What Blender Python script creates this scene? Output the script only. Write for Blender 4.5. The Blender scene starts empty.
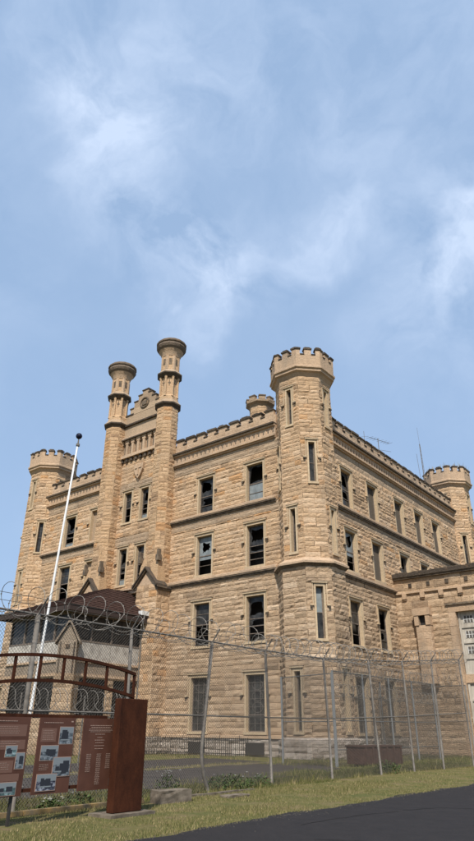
import bpy, math, random
from mathutils import Vector, Matrix
R = math.radians
rnd = random.Random(7)
S = bpy.context.scene
COL = S.collection

# ------------------------------------------------------------------ camera
CAMP = Vector((0, 0, 1.6))
pitch, yaw, roll = R(26.4), R(38.6), R(0.33)
Fw = Vector((-math.sin(yaw)*math.cos(pitch), math.cos(yaw)*math.cos(pitch), math.sin(pitch)))
Rt = Vector((math.cos(yaw), math.sin(yaw), 0))
Up = Rt.cross(Fw)
R2 = Rt*math.cos(roll)+Up*math.sin(roll)
U2 = -Rt*math.sin(roll)+Up*math.cos(roll)
cam_d = bpy.data.cameras.new('camera')
cam = bpy.data.objects.new('camera', cam_d); COL.objects.link(cam)
m = Matrix.Identity(4)
for i in range(3):
    m[i][0] = R2[i]; m[i][1] = U2[i]; m[i][2] = -Fw[i]; m[i][3] = CAMP[i]
cam.matrix_world = m
cam_d.sensor_fit = 'VERTICAL'; cam_d.sensor_height = 24; cam_d.lens = 24*622/841
cam_d.clip_end = 4000; cam_d.clip_start = 0.1
S.camera = cam

# ------------------------------------------------------------------ sky and sun
SUN_EL, SUN_AZ = R(49), Vector((0.52, -0.854, 0)).normalized()     # direction TO the sun (horizontal part)
w = bpy.data.worlds.new("World"); S.world = w; w.use_nodes = True
nt = w.node_tree; N = nt.nodes; L = nt.links; N.clear()
out = N.new('ShaderNodeOutputWorld'); bg = N.new('ShaderNodeBackground'); bg.inputs[1].default_value = 0.105
L.new(bg.outputs[0], out.inputs[0])
sky = N.new('ShaderNodeTexSky'); sky.sky_type = 'NISHITA'; sky.sun_disc = False
sky.sun_elevation = SUN_EL; sky.sun_rotation = math.atan2(SUN_AZ.x, SUN_AZ.y)
sky.air_density = 1.0; sky.dust_density = 1.2; sky.ozone_density = 1.6
tc = N.new('ShaderNodeTexCoord')
def ray(x, y):
    d = Fw*622+R2*(x-237)+U2*(420.5-y); return d.normalized()
def mth(op, a, b=None, clamp=False):
    n = N.new('ShaderNodeMath'); n.operation = op; n.use_clamp = clamp
    for i, v in enumerate((a, b)):
        if v is None: continue
        if isinstance(v, (int, float)): n.inputs[i].default_value = v
        else: L.new(v, n.inputs[i])
    return n.outputs[0]
# soft cloud banks: broad patches of the sky where the thin cloud gathers (directions), broken up by noise
warp = N.new('ShaderNodeTexNoise'); warp.inputs['Scale'].default_value = 5; warp.inputs['Detail'].default_value = 5
L.new(tc.outputs['Generated'], warp.inputs['Vector'])
wv = N.new('ShaderNodeVectorMath'); wv.operation = 'MULTIPLY_ADD'
L.new(warp.outputs['Color'], wv.inputs[0]); wv.inputs[1].default_value = (.26, .26, .26); wv.inputs[2].default_value = (-.13, -.13, -.13)
wa = N.new('ShaderNodeVectorMath'); wa.operation = 'ADD'
L.new(tc.outputs['Generated'], wa.inputs[0]); L.new(wv.outputs[0], wa.inputs[1])
tot = None
for (x, y, r, s) in [(45, 40, .13, .6), (85, 95, .13, .85), (115, 150, .14, .8), (110, 205, .10, .45), (130, 45, .22, .35), (160, 240, .13, 1.0), (232, 268, .15, 1.0), (205, 290, .13, .7),
                     (228, 235, .09, .3), (318, 232, .10, .85), (360, 212, .09, .45), (445, 250, .15, .95), (425, 300, .17, .7), (474, 210, .14, .5), (330, 30, .36, .45), (150, -10, .3, .3),
                     (400, 130, .22, .25), (18, 500, .08, .6), (240, 110, .14, .28), (-150, 200, .4, .5), (650, 200, .4, .5), (800, 450, .5, .4), (470, 380, .15, .3)]:
    d = N.new('ShaderNodeVectorMath'); d.operation = 'DISTANCE'
    L.new(wa.outputs[0], d.inputs[0]); d.inputs[1].default_value = ray(x, y)
    mr = N.new('ShaderNodeMapRange'); mr.interpolation_type = 'SMOOTHERSTEP'
    mr.inputs['From Min'].default_value = r; mr.inputs['From Max'].default_value = 0.0
    mr.inputs['To Min'].default_value = 0; mr.inputs['To Max'].default_value = s
    L.new(d.outputs['Value'], mr.inputs['Value'])
    tot = mr.outputs[0] if tot is None else mth('ADD', tot, mr.outputs[0])
cn = N.new('ShaderNodeTexNoise'); cn.inputs['Scale'].default_value = 7; cn.inputs['Detail'].default_value = 9; cn.inputs['Roughness'].default_value = .58
L.new(wa.outputs[0], cn.inputs['Vector'])
cr = N.new('ShaderNodeMapRange'); cr.inputs['From Min'].default_value = .34; cr.inputs['From Max'].default_value = .66
L.new(cn.outputs['Fac'], cr.inputs['Value'])
cl = mth('ADD', mth('MULTIPLY', mth('MULTIPLY', tot, .78), cr.outputs[0]), mth('MULTIPLY', cr.outputs[0], .06), clamp=True)
hz = N.new('ShaderNodeMixRGB'); hz.inputs[0].default_value = .75       # summer haze: the blue is washed out a little
hz.inputs[2].default_value = (3.1, 4.42, 6.5, 1)
L.new(sky.outputs[0], hz.inputs[1])
mx = N.new('ShaderNodeMixRGB'); L.new(cl, mx.inputs[0]); L.new(hz.outputs[0], mx.inputs[1]); mx.inputs[2].default_value = (4.8, 5.8, 7.5, 1)
L.new(mx.outputs[0], bg.inputs[0])

sd = bpy.data.lights.new('sun', 'SUN'); sd.energy = 4.1; sd.angle = R(2.5); sd.color = (1, .95, .87)
sun = bpy.data.objects.new('sun', sd); COL.objects.link(sun)
to_sun = Vector((SUN_AZ.x*math.cos(SUN_EL), SUN_AZ.y*math.cos(SUN_EL), math.sin(SUN_EL)))
sun.rotation_euler = to_sun.to_track_quat('Z', 'Y').to_euler()
vs = S.view_settings
S.display_settings.display_device = 'sRGB'
vs.view_transform = 'Standard'; vs.look = 'None'; vs.exposure = 0.36; vs.gamma = 1; vs.use_curve_mapping = False
S.render.engine = 'CYCLES'

# ------------------------------------------------------------------ materials
def mat(name, base=(.5, .5, .5), rough=.8, metal=0, alpha=None):
    mm = bpy.data.materials.new(name); mm.use_nodes = True
    b = mm.node_tree.nodes['Principled BSDF']
    b.inputs['Specular IOR Level'].default_value = .2
    b.inputs['Base Color'].default_value = (*base, 1); b.inputs['Roughness'].default_value = rough; b.inputs['Metallic'].default_value = metal
    return mm
def nn(mm, t, **kw):
    n = mm.node_tree.nodes.new(t)
    for k, v in kw.items():
        if k in n.inputs: n.inputs[k].default_value = v
        else: setattr(n, k, v)
    return n
def ramp(mm, src, stops):
    r = nn(mm, 'ShaderNodeValToRGB'); e = r.color_ramp.elements
    while len(e) < len(stops): e.new(.5)
    for i, (p, c) in enumerate(stops): e[i].position = p; e[i].color = (*c, 1)
    mm.node_tree.links.new(src, r.inputs[0]); return r.outputs[0]
def mixc(mm, fac, a, b, typ='MIX'):
    n = nn(mm, 'ShaderNodeMixRGB', blend_type=typ); l = mm.node_tree.links
    for i, v in enumerate((fac, a, b)):
        if isinstance(v, (int, float)): n.inputs[i].default_value = v
        elif isinstance(v, tuple): n.inputs[i].default_value = (*v, 1)
        else: l.new(v, n.inputs[i])
    return n.outputs[0]
def noise(mm, scale, detail=5, rough=.55, vec=None, stretch=None):
    t = nn(mm, 'ShaderNodeTexNoise', Scale=scale, Detail=detail, Roughness=rough)
    g = nn(mm, 'ShaderNodeNewGeometry')
    src = g.outputs['Position']
    if stretch:
        mp = nn(mm, 'ShaderNodeMapping'); mp.inputs['Scale'].default_value = stretch
        mm.node_tree.links.new(src, mp.inputs[0]); src = mp.outputs[0]
    mm.node_tree.links.new(src, t.inputs['Vector']); return t.outputs['Fac']
def bump(mm, h, strength=.4, dist=.02):
    b = nn(mm, 'ShaderNodeBump', Strength=strength, Distance=dist)
    mm.node_tree.links.new(h, b.inputs['Height']); mm.node_tree.links.new(b.outputs[0], mm.node_tree.nodes['Principled BSDF'].inputs['Normal'])
def setc(mm, c): mm.node_tree.links.new(c, mm.node_tree.nodes['Principled BSDF'].inputs['Base Color'])

def stone_mat(name, stops, stain=.42, stainc=(.25, .20, .15), rel=.12):
    mm = mat(name, rough=.93)
    at = nn(mm, 'ShaderNodeAttribute'); at.attribute_name = 'tone'
    c = ramp(mm, at.outputs['Fac'], stops)
    n1 = noise(mm, 7, 6, .65)
    c = mixc(mm, .55, c, ramp(mm, n1, [(.3, (.62, .58, .52)), (.5, (1, 1, 1)), (.72, (1.3, 1.25, 1.15))]), 'MULTIPLY')
    n2 = noise(mm, .55, 6, .62, stretch=(1, 1, .45))
    st = ramp(mm, n2, [(.50, (0, 0, 0)), (.70, (1, 1, 1))])
    sm = nn(mm, 'ShaderNodeMath', operation='MULTIPLY'); mm.node_tree.links.new(st, sm.inputs[0]); sm.inputs[1].default_value = stain
    c = mixc(mm, sm.outputs[0], c, stainc)
    n3 = noise(mm, 2.2, 8, .7, stretch=(1, 1, .6))
    or_ = ramp(mm, n3, [(.56, (0, 0, 0)), (.72, (1, 1, 1))])
    s2 = nn(mm, 'ShaderNodeMath', operation='MULTIPLY'); mm.node_tree.links.new(or_, s2.inputs[0]); s2.inputs[1].default_value = .35
    c = mixc(mm, s2.outputs[0], c, (.40, .22, .10))
    n4 = noise(mm, 1.0, 7, .7, stretch=(2.6, 2.6, .16))
    wk_ = ramp(mm, n4, [(.55, (0, 0, 0)), (.72, (1, 1, 1))])
    s4 = nn(mm, 'ShaderNodeMath', operation='MULTIPLY'); mm.node_tree.links.new(wk_, s4.inputs[0]); s4.inputs[1].default_value = stain*.5
    c = mixc(mm, s4.outputs[0], c, (.18, .14, .105))
    setc(mm, c); bump(mm, noise(mm, 5, 9, .75, stretch=(1, 1, 2.6)), 1.0, rel)
    return mm
BUFF = [(0, (0.401, 0.271, 0.166)), (.18, (0.532, 0.360, 0.217)), (.5, (0.611, 0.414, 0.249)), (.8, (0.682, 0.488, 0.318)), (1, (0.602, 0.345, 0.166))]
M_BLOCK = stone_mat('rock_faced_limestone', BUFF)
M_LOW = stone_mat('weathered_lower_limestone', [(0, (0.341, 0.241, 0.156)), (.25, (0.461, 0.325, 0.207)), (.6, (0.541, 0.384, 0.247)), (1, (0.632, 0.468, 0.318))], .30)
M_PLINTH = stone_mat('pale_grey_plinth_stone', [(0, (0.321, 0.266, 0.217)), (.4, (0.471, 0.399, 0.334)), (1, (0.602, 0.522, 0.445))], .45)
M_CHIM = stone_mat('orange_limestone', [(0, (0.381, 0.246, 0.147)), (.3, (0.541, 0.360, 0.207)), (.7, (0.622, 0.424, 0.257)), (1, (0.532, 0.305, 0.151))], .3)
M_TRIM = stone_mat('dressed_limestone', [(0, (0.452, 0.313, 0.202)), (1, (0.541, 0.389, 0.262))], .6, rel=.06)
M_JAMB = stone_mat('window_jamb_stone', [(0, (0.449, 0.340, 0.218)), (1, (0.535, 0.409, 0.267))], .3, rel=.02)
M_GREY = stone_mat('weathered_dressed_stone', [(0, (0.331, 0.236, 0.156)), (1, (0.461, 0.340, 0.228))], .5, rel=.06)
M_CAP = stone_mat('blackened_coping_stone', [(0, (.055, .044, .036)), (1, (.14, .108, .08))], .4, (.03, .027, .024))
M_BELL = stone_mat('sooty_chimney_stone', [(0, (.13, .10, .075)), (1, (.25, .19, .14))], .5, (.05, .042, .035))
M_DIRT_SHADE = mat('sooty_shaded_stone', (.12, .095, .07), .9)  # grimy stone, also painted shade under mouldings and in recesses
setc(M_DIRT_SHADE, ramp(M_DIRT_SHADE, noise(M_DIRT_SHADE, 3, 7, .7), [(.35, (.07, .055, .045)), (.65, (.22, .165, .11))]))
M_MORT_SHADE = mat('dirty_shaded_mortar', (.13, .088, .052), .95)  # mortar darkened to hold the shade under the blocks
M_IN = mat('dark_interior_shade', (.11, .10, .088), .95)  # darkness of unlit rooms put into the colour
M_FRAME = mat('old_window_paint', (.17, .13, .10), .7)
setc(M_FRAME, ramp(M_FRAME, noise(M_FRAME, 9), [(.3, (.10, .08, .065)), (.7, (.24, .19, .15))]))
M_GLASS = mat('dusty_glass', (.06, .07, .08), .3); M_GLASS.node_tree.nodes['Principled BSDF'].inputs['Specular IOR Level'].default_value = .25
setc(M_GLASS, ramp(M_GLASS, noise(M_GLASS, 3, 6), [(.35, (.016, .0155, .015)), (.7, (.06, .058, .054))]))
M_PALE = mat('milky_glass', (.34, .40, .43), .35)
setc(M_PALE, ramp(M_PALE, noise(M_PALE, 2.5, 6), [(.35, (.16, .175, .175)), (.7, (.26, .285, .285))]))
M_GRILLE = mat('rusted_window_mesh', (.16, .13, .10), .8, .2)
M_GALV = mat('galvanised_steel', (.30, .30, .29), .75, .1)
setc(M_GALV, ramp(M_GALV, noise(M_GALV, 6, 5), [(.3, (.115, .10, .085)), (.7, (.20, .178, .152))]))
M_WIRE = mat('dull_chain_link_wire', (.085, .075, .064), .9, 0)
M_RAZOR = mat('razor_wire_steel', (.20, .18, .155), .7, .1)
M_BLUE = mat('blue_grey_painted_steel', (.125, .128, .125), .8, 0)
M_IRON = mat('black_iron', (.05, .045, .04), .6, .3)
M_CORTEN = mat('corten_steel', (.15, .05, .028), .9, 0); M_CORTEN.node_tree.nodes['Principled BSDF'].inputs['Specular IOR Level'].default_value = .12
c_ = ramp(M_CORTEN, noise(M_CORTEN, 2.6, 9, .7, stretch=(1.3, 1.3, .75)), [(.3, (.032, .011, .006)), (.5, (.052, .017, .008)), (.72, (.082, .027, .012))])
c_ = mixc(M_CORTEN, .45, c_, ramp(M_CORTEN, noise(M_CORTEN, 40, 4), [(.3, (.5, .5, .5)), (.7, (1.25, 1.2, 1.15))]), 'MULTIPLY'); setc(M_CORTEN, c_)
M_PANEL = mat('brown_sign_panel', (.20, .085, .055), .45)
setc(M_PANEL, ramp(M_PANEL, noise(M_PANEL, 2.0, 6), [(.3, (.075, .032, .021)), (.7, (.115, .050, .033))]))
M_PANEL2 = mat('lighter_text_panel', (.16, .085, .062), .6)
M_TEXT = mat('pale_lettering', (.34, .23, .18), .7)
M_WHITE = mat('white_paint', (.78, .78, .75), .4)
setc(M_WHITE, ramp(M_WHITE, noise(M_WHITE, 8, 5, stretch=(1, 1, .2)), [(.35, (.50, .49, .46)), (.6, (.68, .67, .64))]))
M_OFFW = mat('chalky_white_panel', (.62, .59, .53), .7)
setc(M_OFFW, ramp(M_OFFW, noise(M_OFFW, 2.5, 6), [(.3, (.28, .25, .215)), (.6, (.50, .46, .40))]))
M_NAVY = mat('dark_ball', (.01, .012, .03), .3)
M_SHING = mat('brown_shingles', (.11, .06, .045), .9)
c_ = ramp(M_SHING, noise(M_SHING, 6, 6), [(.3, (.034, .019, .015)), (.7, (.072, .038, .029))]); setc(M_SHING, c_)
M_SOFF = mat('dark_fascia_wood', (.05, .035, .03), .85)
M_PIER = stone_mat('pinkish_pier_stone', [(0, (.27, .21, .155)), (1, (.37, .295, .22))], .4)
M_DOOR = mat('grey_gate_paint', (.33, .35, .33), .6)
setc(M_DOOR, ramp(M_DOOR, noise(M_DOOR, 2.5, 7, .65, stretch=(1, 1, .3)), [(.3, (.31, .275, .225)), (.65, (.52, .47, .395))]))
M_CONC = mat('concrete', (.36, .33, .29), .9)
setc(M_CONC, ramp(M_CONC, noise(M_CONC, 5, 7), [(.3, (.085, .065, .045)), (.5, (.15, .12, .09)), (.7, (.22, .18, .135))]))
M_YEL = mat('faded_yellow_curb_paint', (.5, .33, .12), .85)
setc(M_YEL, ramp(M_YEL, noise(M_YEL, 4, 7, .7), [(.38, (.25, .19, .12)), (.58, (.42, .27, .11))]))
M_BIN = mat('rusty_brown_steel', (.12, .06, .045), .75)
setc(M_BIN, ramp(M_BIN, noise(M_BIN, 4, 6), [(.3, (.05, .028, .023)), (.7, (.09, .05, .038))]))
M_ASPH = mat('asphalt', (.05, .05, .052), .85)
c_ = ramp(M_ASPH, noise(M_ASPH, 60, 3, .7), [(.3, (.0145, .0130, .0130)), (.7, (.031, .0275, .0275))])
c_ = mixc(M_ASPH, .5, c_, ramp(M_ASPH, noise(M_ASPH, 2.2, 9, .75), [(.3, (.6, .6, .6)), (.5, (1, 1, 1)), (.7, (1.5, 1.45, 1.4))]), 'MULTIPLY'); setc(M_ASPH, c_)
bump(M_ASPH, noise(M_ASPH, 70, 3, .7), .5, .01)
M_ROAD = mat('old_asphalt', (.10, .095, .09), .9)
c_ = ramp(M_ROAD, noise(M_ROAD, 1.2, 8, .65), [(.3, (.034, .029, .026)), (.7, (.072, .060, .050))]); setc(M_ROAD, c_)
M_GRASS = mat('patchy_turf', (.10, .10, .04), .95)
c_ = ramp(M_GRASS, noise(M_GRASS, .9, 9, .75), [(.36, (.20, .145, .085)), (.47, (.15, .13, .05)), (.60, (.09, .10, .028)), (.74, (.19, .155, .065))])
c_ = mixc(M_GRASS, .6, c_, ramp(M_GRASS, noise(M_GRASS, 22, 6, .7), [(.3, (.55, .55, .5)), (.7, (1.35, 1.3, 1.2))]), 'MULTIPLY')
setc(M_GRASS, c_); bump(M_GRASS, noise(M_GRASS, 30, 5, .7), .8, .04)
def blade_mat(name, stops):
    mm = mat(name, rough=.95); mm.node_tree.nodes['Principled BSDF'].inputs['Specular IOR Level'].default_value = .1; at = nn(mm, 'ShaderNodeAttribute'); at.attribute_name = 'tone'
    setc(mm, ramp(mm, at.outputs['Fac'], stops)); return mm
M_BLADE = blade_mat('grass_blades', [(0, (.06, .08, .022)), (.4, (.115, .118, .038)), (.65, (.185, .162, .065)), (1, (.33, .26, .135))])
M_LEAF = blade_mat('weed_leaves', [(0, (.035, .06, .02)), (.6, (.07, .10, .035)), (1, (.11, .14, .05))])
M_PETAL = mat('white_petals', (.75, .74, .68), .8)
def pic_mat(name, a, b, c, sc):
    mm = mat(name, rough=.4)
    setc(mm, ramp(mm, noise(mm, sc, 5, .6, stretch=(1, 1.2, 2)), [(.36, a), (.5, b), (.62, c)])); return mm
M_PIC1 = pic_mat('old_photograph_grey', (.04, .045, .05), (.11, .13, .145), (.26, .28, .30), 9)
M_PIC2 = pic_mat('old_photograph_teal', (.03, .05, .05), (.09, .14, .14), (.30, .40, .40), 7)
M_PIC3 = pic_mat('old_photograph_dark', (.02, .02, .03), (.08, .085, .11), (.33, .34, .38), 12)
M_PICL = mat('photograph_highlights', (.20, .22, .23), .5); M_PICD = mat('photograph_shadows', (.03, .033, .04), .5)
M_MUD = mat('bare_soil', (.20, .15, .10), .95)

# ------------------------------------------------------------------ mesh builder
class MB:
    def __init__(s): s.v = []; s.f = []; s.mi = []; s.t = []; s.mats = []; s.cur = 0; s.tone = .5
    def m(s, mt):
        if mt not in s.mats: s.mats.append(mt)
        s.cur = s.mats.index(mt); return s
    def face(s, pts, tone=None):
        i = len(s.v); s.v += [tuple(p) for p in pts]; s.f.append(tuple(range(i, i+len(pts)))); s.mi.append(s.cur)
        s.t.append(s.tone if tone is None else tone)
    def box(s, x0, x1, y0, y1, z0, z1, tone=None):
        i = len(s.v); tn = rnd.random() if tone is None else tone
        s.v += [(x0, y0, z0), (x1, y0, z0), (x1, y1, z0), (x0, y1, z0), (x0, y0, z1), (x1, y0, z1), (x1, y1, z1), (x0, y1, z1)]
        for q in ((0, 3, 2, 1), (4, 5, 6, 7), (0, 1, 5, 4), (1, 2, 6, 5), (2, 3, 7, 6), (3, 0, 4, 7)):
            s.f.append(tuple(i+k for k in q)); s.mi.append(s.cur); s.t.append(tn)
    def obox(s, fr, u0, u1, d0, d1, z0, z1, tone=None, zs=None):
        """box in a wall frame: u along wall, d outwards, z up"""
        i = len(s.v); tn = rnd.random() if tone is None else tone
        P = lambda u, d, z: fr.p(u, d, z)
        s.v += [P(u0, d0, z0), P(u1, d0, z0), P(u1, d1, z0), P(u0, d1, z0), P(u0, d0, z1), P(u1, d0, z1), P(u1, d1, z1), P(u0, d1, z1)]
        for q in ((0, 1, 2, 3), (4, 7, 6, 5), (0, 4, 5, 1), (1, 5, 6, 2), (2, 6, 7, 3), (3, 7, 4, 0)):
            s.f.append(tuple(i+k for k in q)); s.mi.append(s.cur); s.t.append(tn)
    def prism(s, pts, z0, z1, caps=True):
        n = len(pts)
        for k in range(n):
            a, b = pts[k], pts[(k+1) % n]
            s.face([(a[0], a[1], z0), (b[0], b[1], z0), (b[0], b[1], z1), (a[0], a[1], z1)])
        if caps:
            s.face([(p[0], p[1], z1) for p in pts]); s.face([(p[0], p[1], z0) for p in reversed(pts)])
    def lathe(s, cx, cy, prof, n=8, rot=22.5, apothem=True):
        """prof: list of (r, z) bottom to top"""
        k_ = 1/math.cos(math.pi/n) if apothem else 1
        rings = [[(cx+r*k_*math.cos(R(rot)+2*math.pi*k/n), cy+r*k_*math.sin(R(rot)+2*math.pi*k/n), z) for k in range(n)] for r, z in prof]
        for a, b in zip(rings, rings[1:]):
            for k in range(n):
                s.face([a[k], a[(k+1) % n], b[(k+1) % n], b[k]])
        s.face(list(reversed(rings[0]))); s.face(rings[-1])
    def tube(s, pts, r, n=6, closed=False, r1=None):
        pts = [Vector(p) for p in pts]; rings = []; np_ = len(pts); ax_ = pts[-1]-pts[0]; upright = abs(ax_.z) > .7*ax_.length
        for i, p in enumerate(pts):
            a = pts[max(i-1, 0)]; b = pts[min(i+1, np_-1)]
            t = (b-a).normalized()
            u = t.cross(Vector((1, 0, 0) if upright else (0, 0, 1)))
            if u.length < .01: u = t.cross(Vector((0, 1, 0)))
            u.normalize(); v = t.cross(u)
            rr = r if r1 is None else r+(r1-r)*i/(np_-1)
            rings.append([p+u*rr*math.cos(2*math.pi*k/n)+v*rr*math.sin(2*math.pi*k/n) for k in range(n)])
        i0 = len(s.v)
        for rg in rings: s.v += [tuple(q) for q in rg]
        for i in range(np_-1):
            for k in range(n):
                s.f.append((i0+i*n+k, i0+i*n+(k+1) % n, i0+(i+1)*n+(k+1) % n, i0+(i+1)*n+k)); s.mi.append(s.cur); s.t.append(s.tone)
        for e in (0, np_-1):
            s.f.append(tuple(i0+e*n+k for k in range(n))); s.mi.append(s.cur); s.t.append(s.tone)
    def build(s, name, parent=None, smooth=False):
        me = bpy.data.meshes.new(name); me.from_pydata(s.v, [], s.f)
        for mt in s.mats: me.materials.append(mt)
        me.polygons.foreach_set('material_index', s.mi)
        a = me.attributes.new('tone', 'FLOAT', 'FACE'); a.data.foreach_set('value', s.t)
        if smooth: me.polygons.foreach_set('use_smooth', [True]*len(s.f))
        me.update()
        o = bpy.data.objects.new(name, me); COL.objects.link(o)
        if parent: o.parent = parent
        return o
def tag(o, label=None, cat=None, group=None, kind=None):
    if label: o['label'] = label
    if cat: o['category'] = cat
    if group: o['group'] = group
    if kind: o['kind'] = kind
    return o
def thing(name, label, cat, group=None, loc=(0, 0, 0)):
    o = bpy.data.objects.new(name, None); COL.objects.link(o); o.empty_display_size = .5
    return tag(o, label, cat, group)

class Fr:
    """a vertical wall plane: origin o, direction u, outward normal n"""
    def __init__(s, o, u): s.o = o; s.u = u; s.n = (u[1], -u[0])
    def p(s, u, d, z): return (s.o[0]+s.u[0]*u+s.n[0]*d, s.o[1]+s.u[1]*u+s.n[1]*d, z)

def courses(z0, z1, fixed, h0, h1):
    fx = sorted(set([z0, z1]+[z for z in fixed if z0 < z < z1])); out = [z0]
    for a, b in zip(fx, fx[1:]):
        if b-a < 1e-3: continue
        n = max(1, round((b-a)/((h0+h1)/2))); ws = [rnd.uniform(h0, h1) for _ in range(n)]; t = sum(ws); z = a
        for q in ws[:-1]: z += q/t*(b-a); out.append(z)
        out.append(b)
    return out
def ashlar(mb, fr, length, z0, z1, holes=(), h=(.27, .42), bl=(.5, 1.3), amp=.08, mt=M_BLOCK, u_start=0):
    mb.m(mt)
    fixed = [q for hh in holes for q in hh[2:4]]
    zs = courses(z0, z1, fixed, *h)
    for za, zb in zip(zs, zs[1:]):
        zm = (za+zb)/2
        cuts = sorted([(hh[0], hh[1]) for hh in holes if hh[2] < zm < hh[3]])
        spans = []; u = u_start
        for a, b in cuts:
            if a > u: spans.append((u, a))
            u = max(u, b)
        if u < length: spans.append((u, length))
        row_t = rnd.uniform(-.15, .15)
        for a, b in spans:
            u = a
            while u < b-1e-4:
                ln = rnd.uniform(*bl)
                if rnd.random() < .12: ln *= .5
                e = u+ln
                if b-e < bl[0]*.6: e = b
                block(mb, fr, u, min(e, b), za, zb, amp, min(1, max(0, rnd.gauss(.5, .24)+row_t)))
                u = e
def block(mb, fr, u0, u1, z0, z1, amp, tone):
    L_ = u1-u0; H_ = z1-z0; j = .022; dk = rnd.choice((.25, .6, .95)) if amp > .035 else .3; vd = amp > .035 and rnd.random() < .16; sl = mb.cur
    mb.m(M_MORT_SHADE); mo = mb.cur; mb.cur = sl
    nu = max(1, min(5, round(L_/.24))); nv = 2 if H_ < .6 else 3
    if L_ < .12: nu = 1
    us = [u0, u0+j]+[u0+j+(L_-2*j)*(k+rnd.uniform(-.18, .18))/nu for k in range(1, nu)]+[u1-j, u1]
    vs_ = [z0, z0+j]+[z0+j+(H_-2*j)*(k+rnd.uniform(-.2, .2))/nv for k in range(1, nv)]+[z1-j, z1]
    i0 = len(mb.v); A = amp*rnd.uniform(.6, 1.15); W = len(us)
    tilt = rnd.uniform(-.25, .35)
    for jv, z in enumerate(vs_):
        for iu, u in enumerate(us):
            if iu in (0, W-1) or jv in (0, len(vs_)-1): d = 0; uu, zz = u, z
            else:
                edge = (iu in (1, W-2)) or (jv in (1, len(vs_)-2))
                d = A*(rnd.uniform(.45, .95) if edge else rnd.uniform(.7, 1.45))
                d += A*tilt*((z1-z)/H_-.5)-(A*.28 if jv == 1 else 0)
                uu, zz = u, z
            mb.v.append(fr.p(uu, max(0, d), zz))
    for jv in range(len(vs_)-1):
        for iu in range(W-1):
            a = i0+jv*W+iu
            mb.f.append((a, a+1, a+W+1, a+W)); mb.mi.append(mo if (jv == 0 and rnd.random() < dk) or (iu == 0 and jv and vd) else mb.cur); mb.t.append(tone)  # shadow line under each block painted along its lower edge

def oct_frames(cx, cy, r, n=8):
    """facets of an octagon, each as a wall frame starting at its left end; facet length"""
    side = 2*r*math.tan(math.pi/n); out = {}
    for k in range(n):
        a = 2*math.pi*k/n; nx, ny = math.cos(a), math.sin(a); tx, ty = -ny, nx
        out[k] = Fr((cx+nx*r-tx*side/2, cy+ny*r-ty*side/2), (tx, ty))
    return out, side

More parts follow.
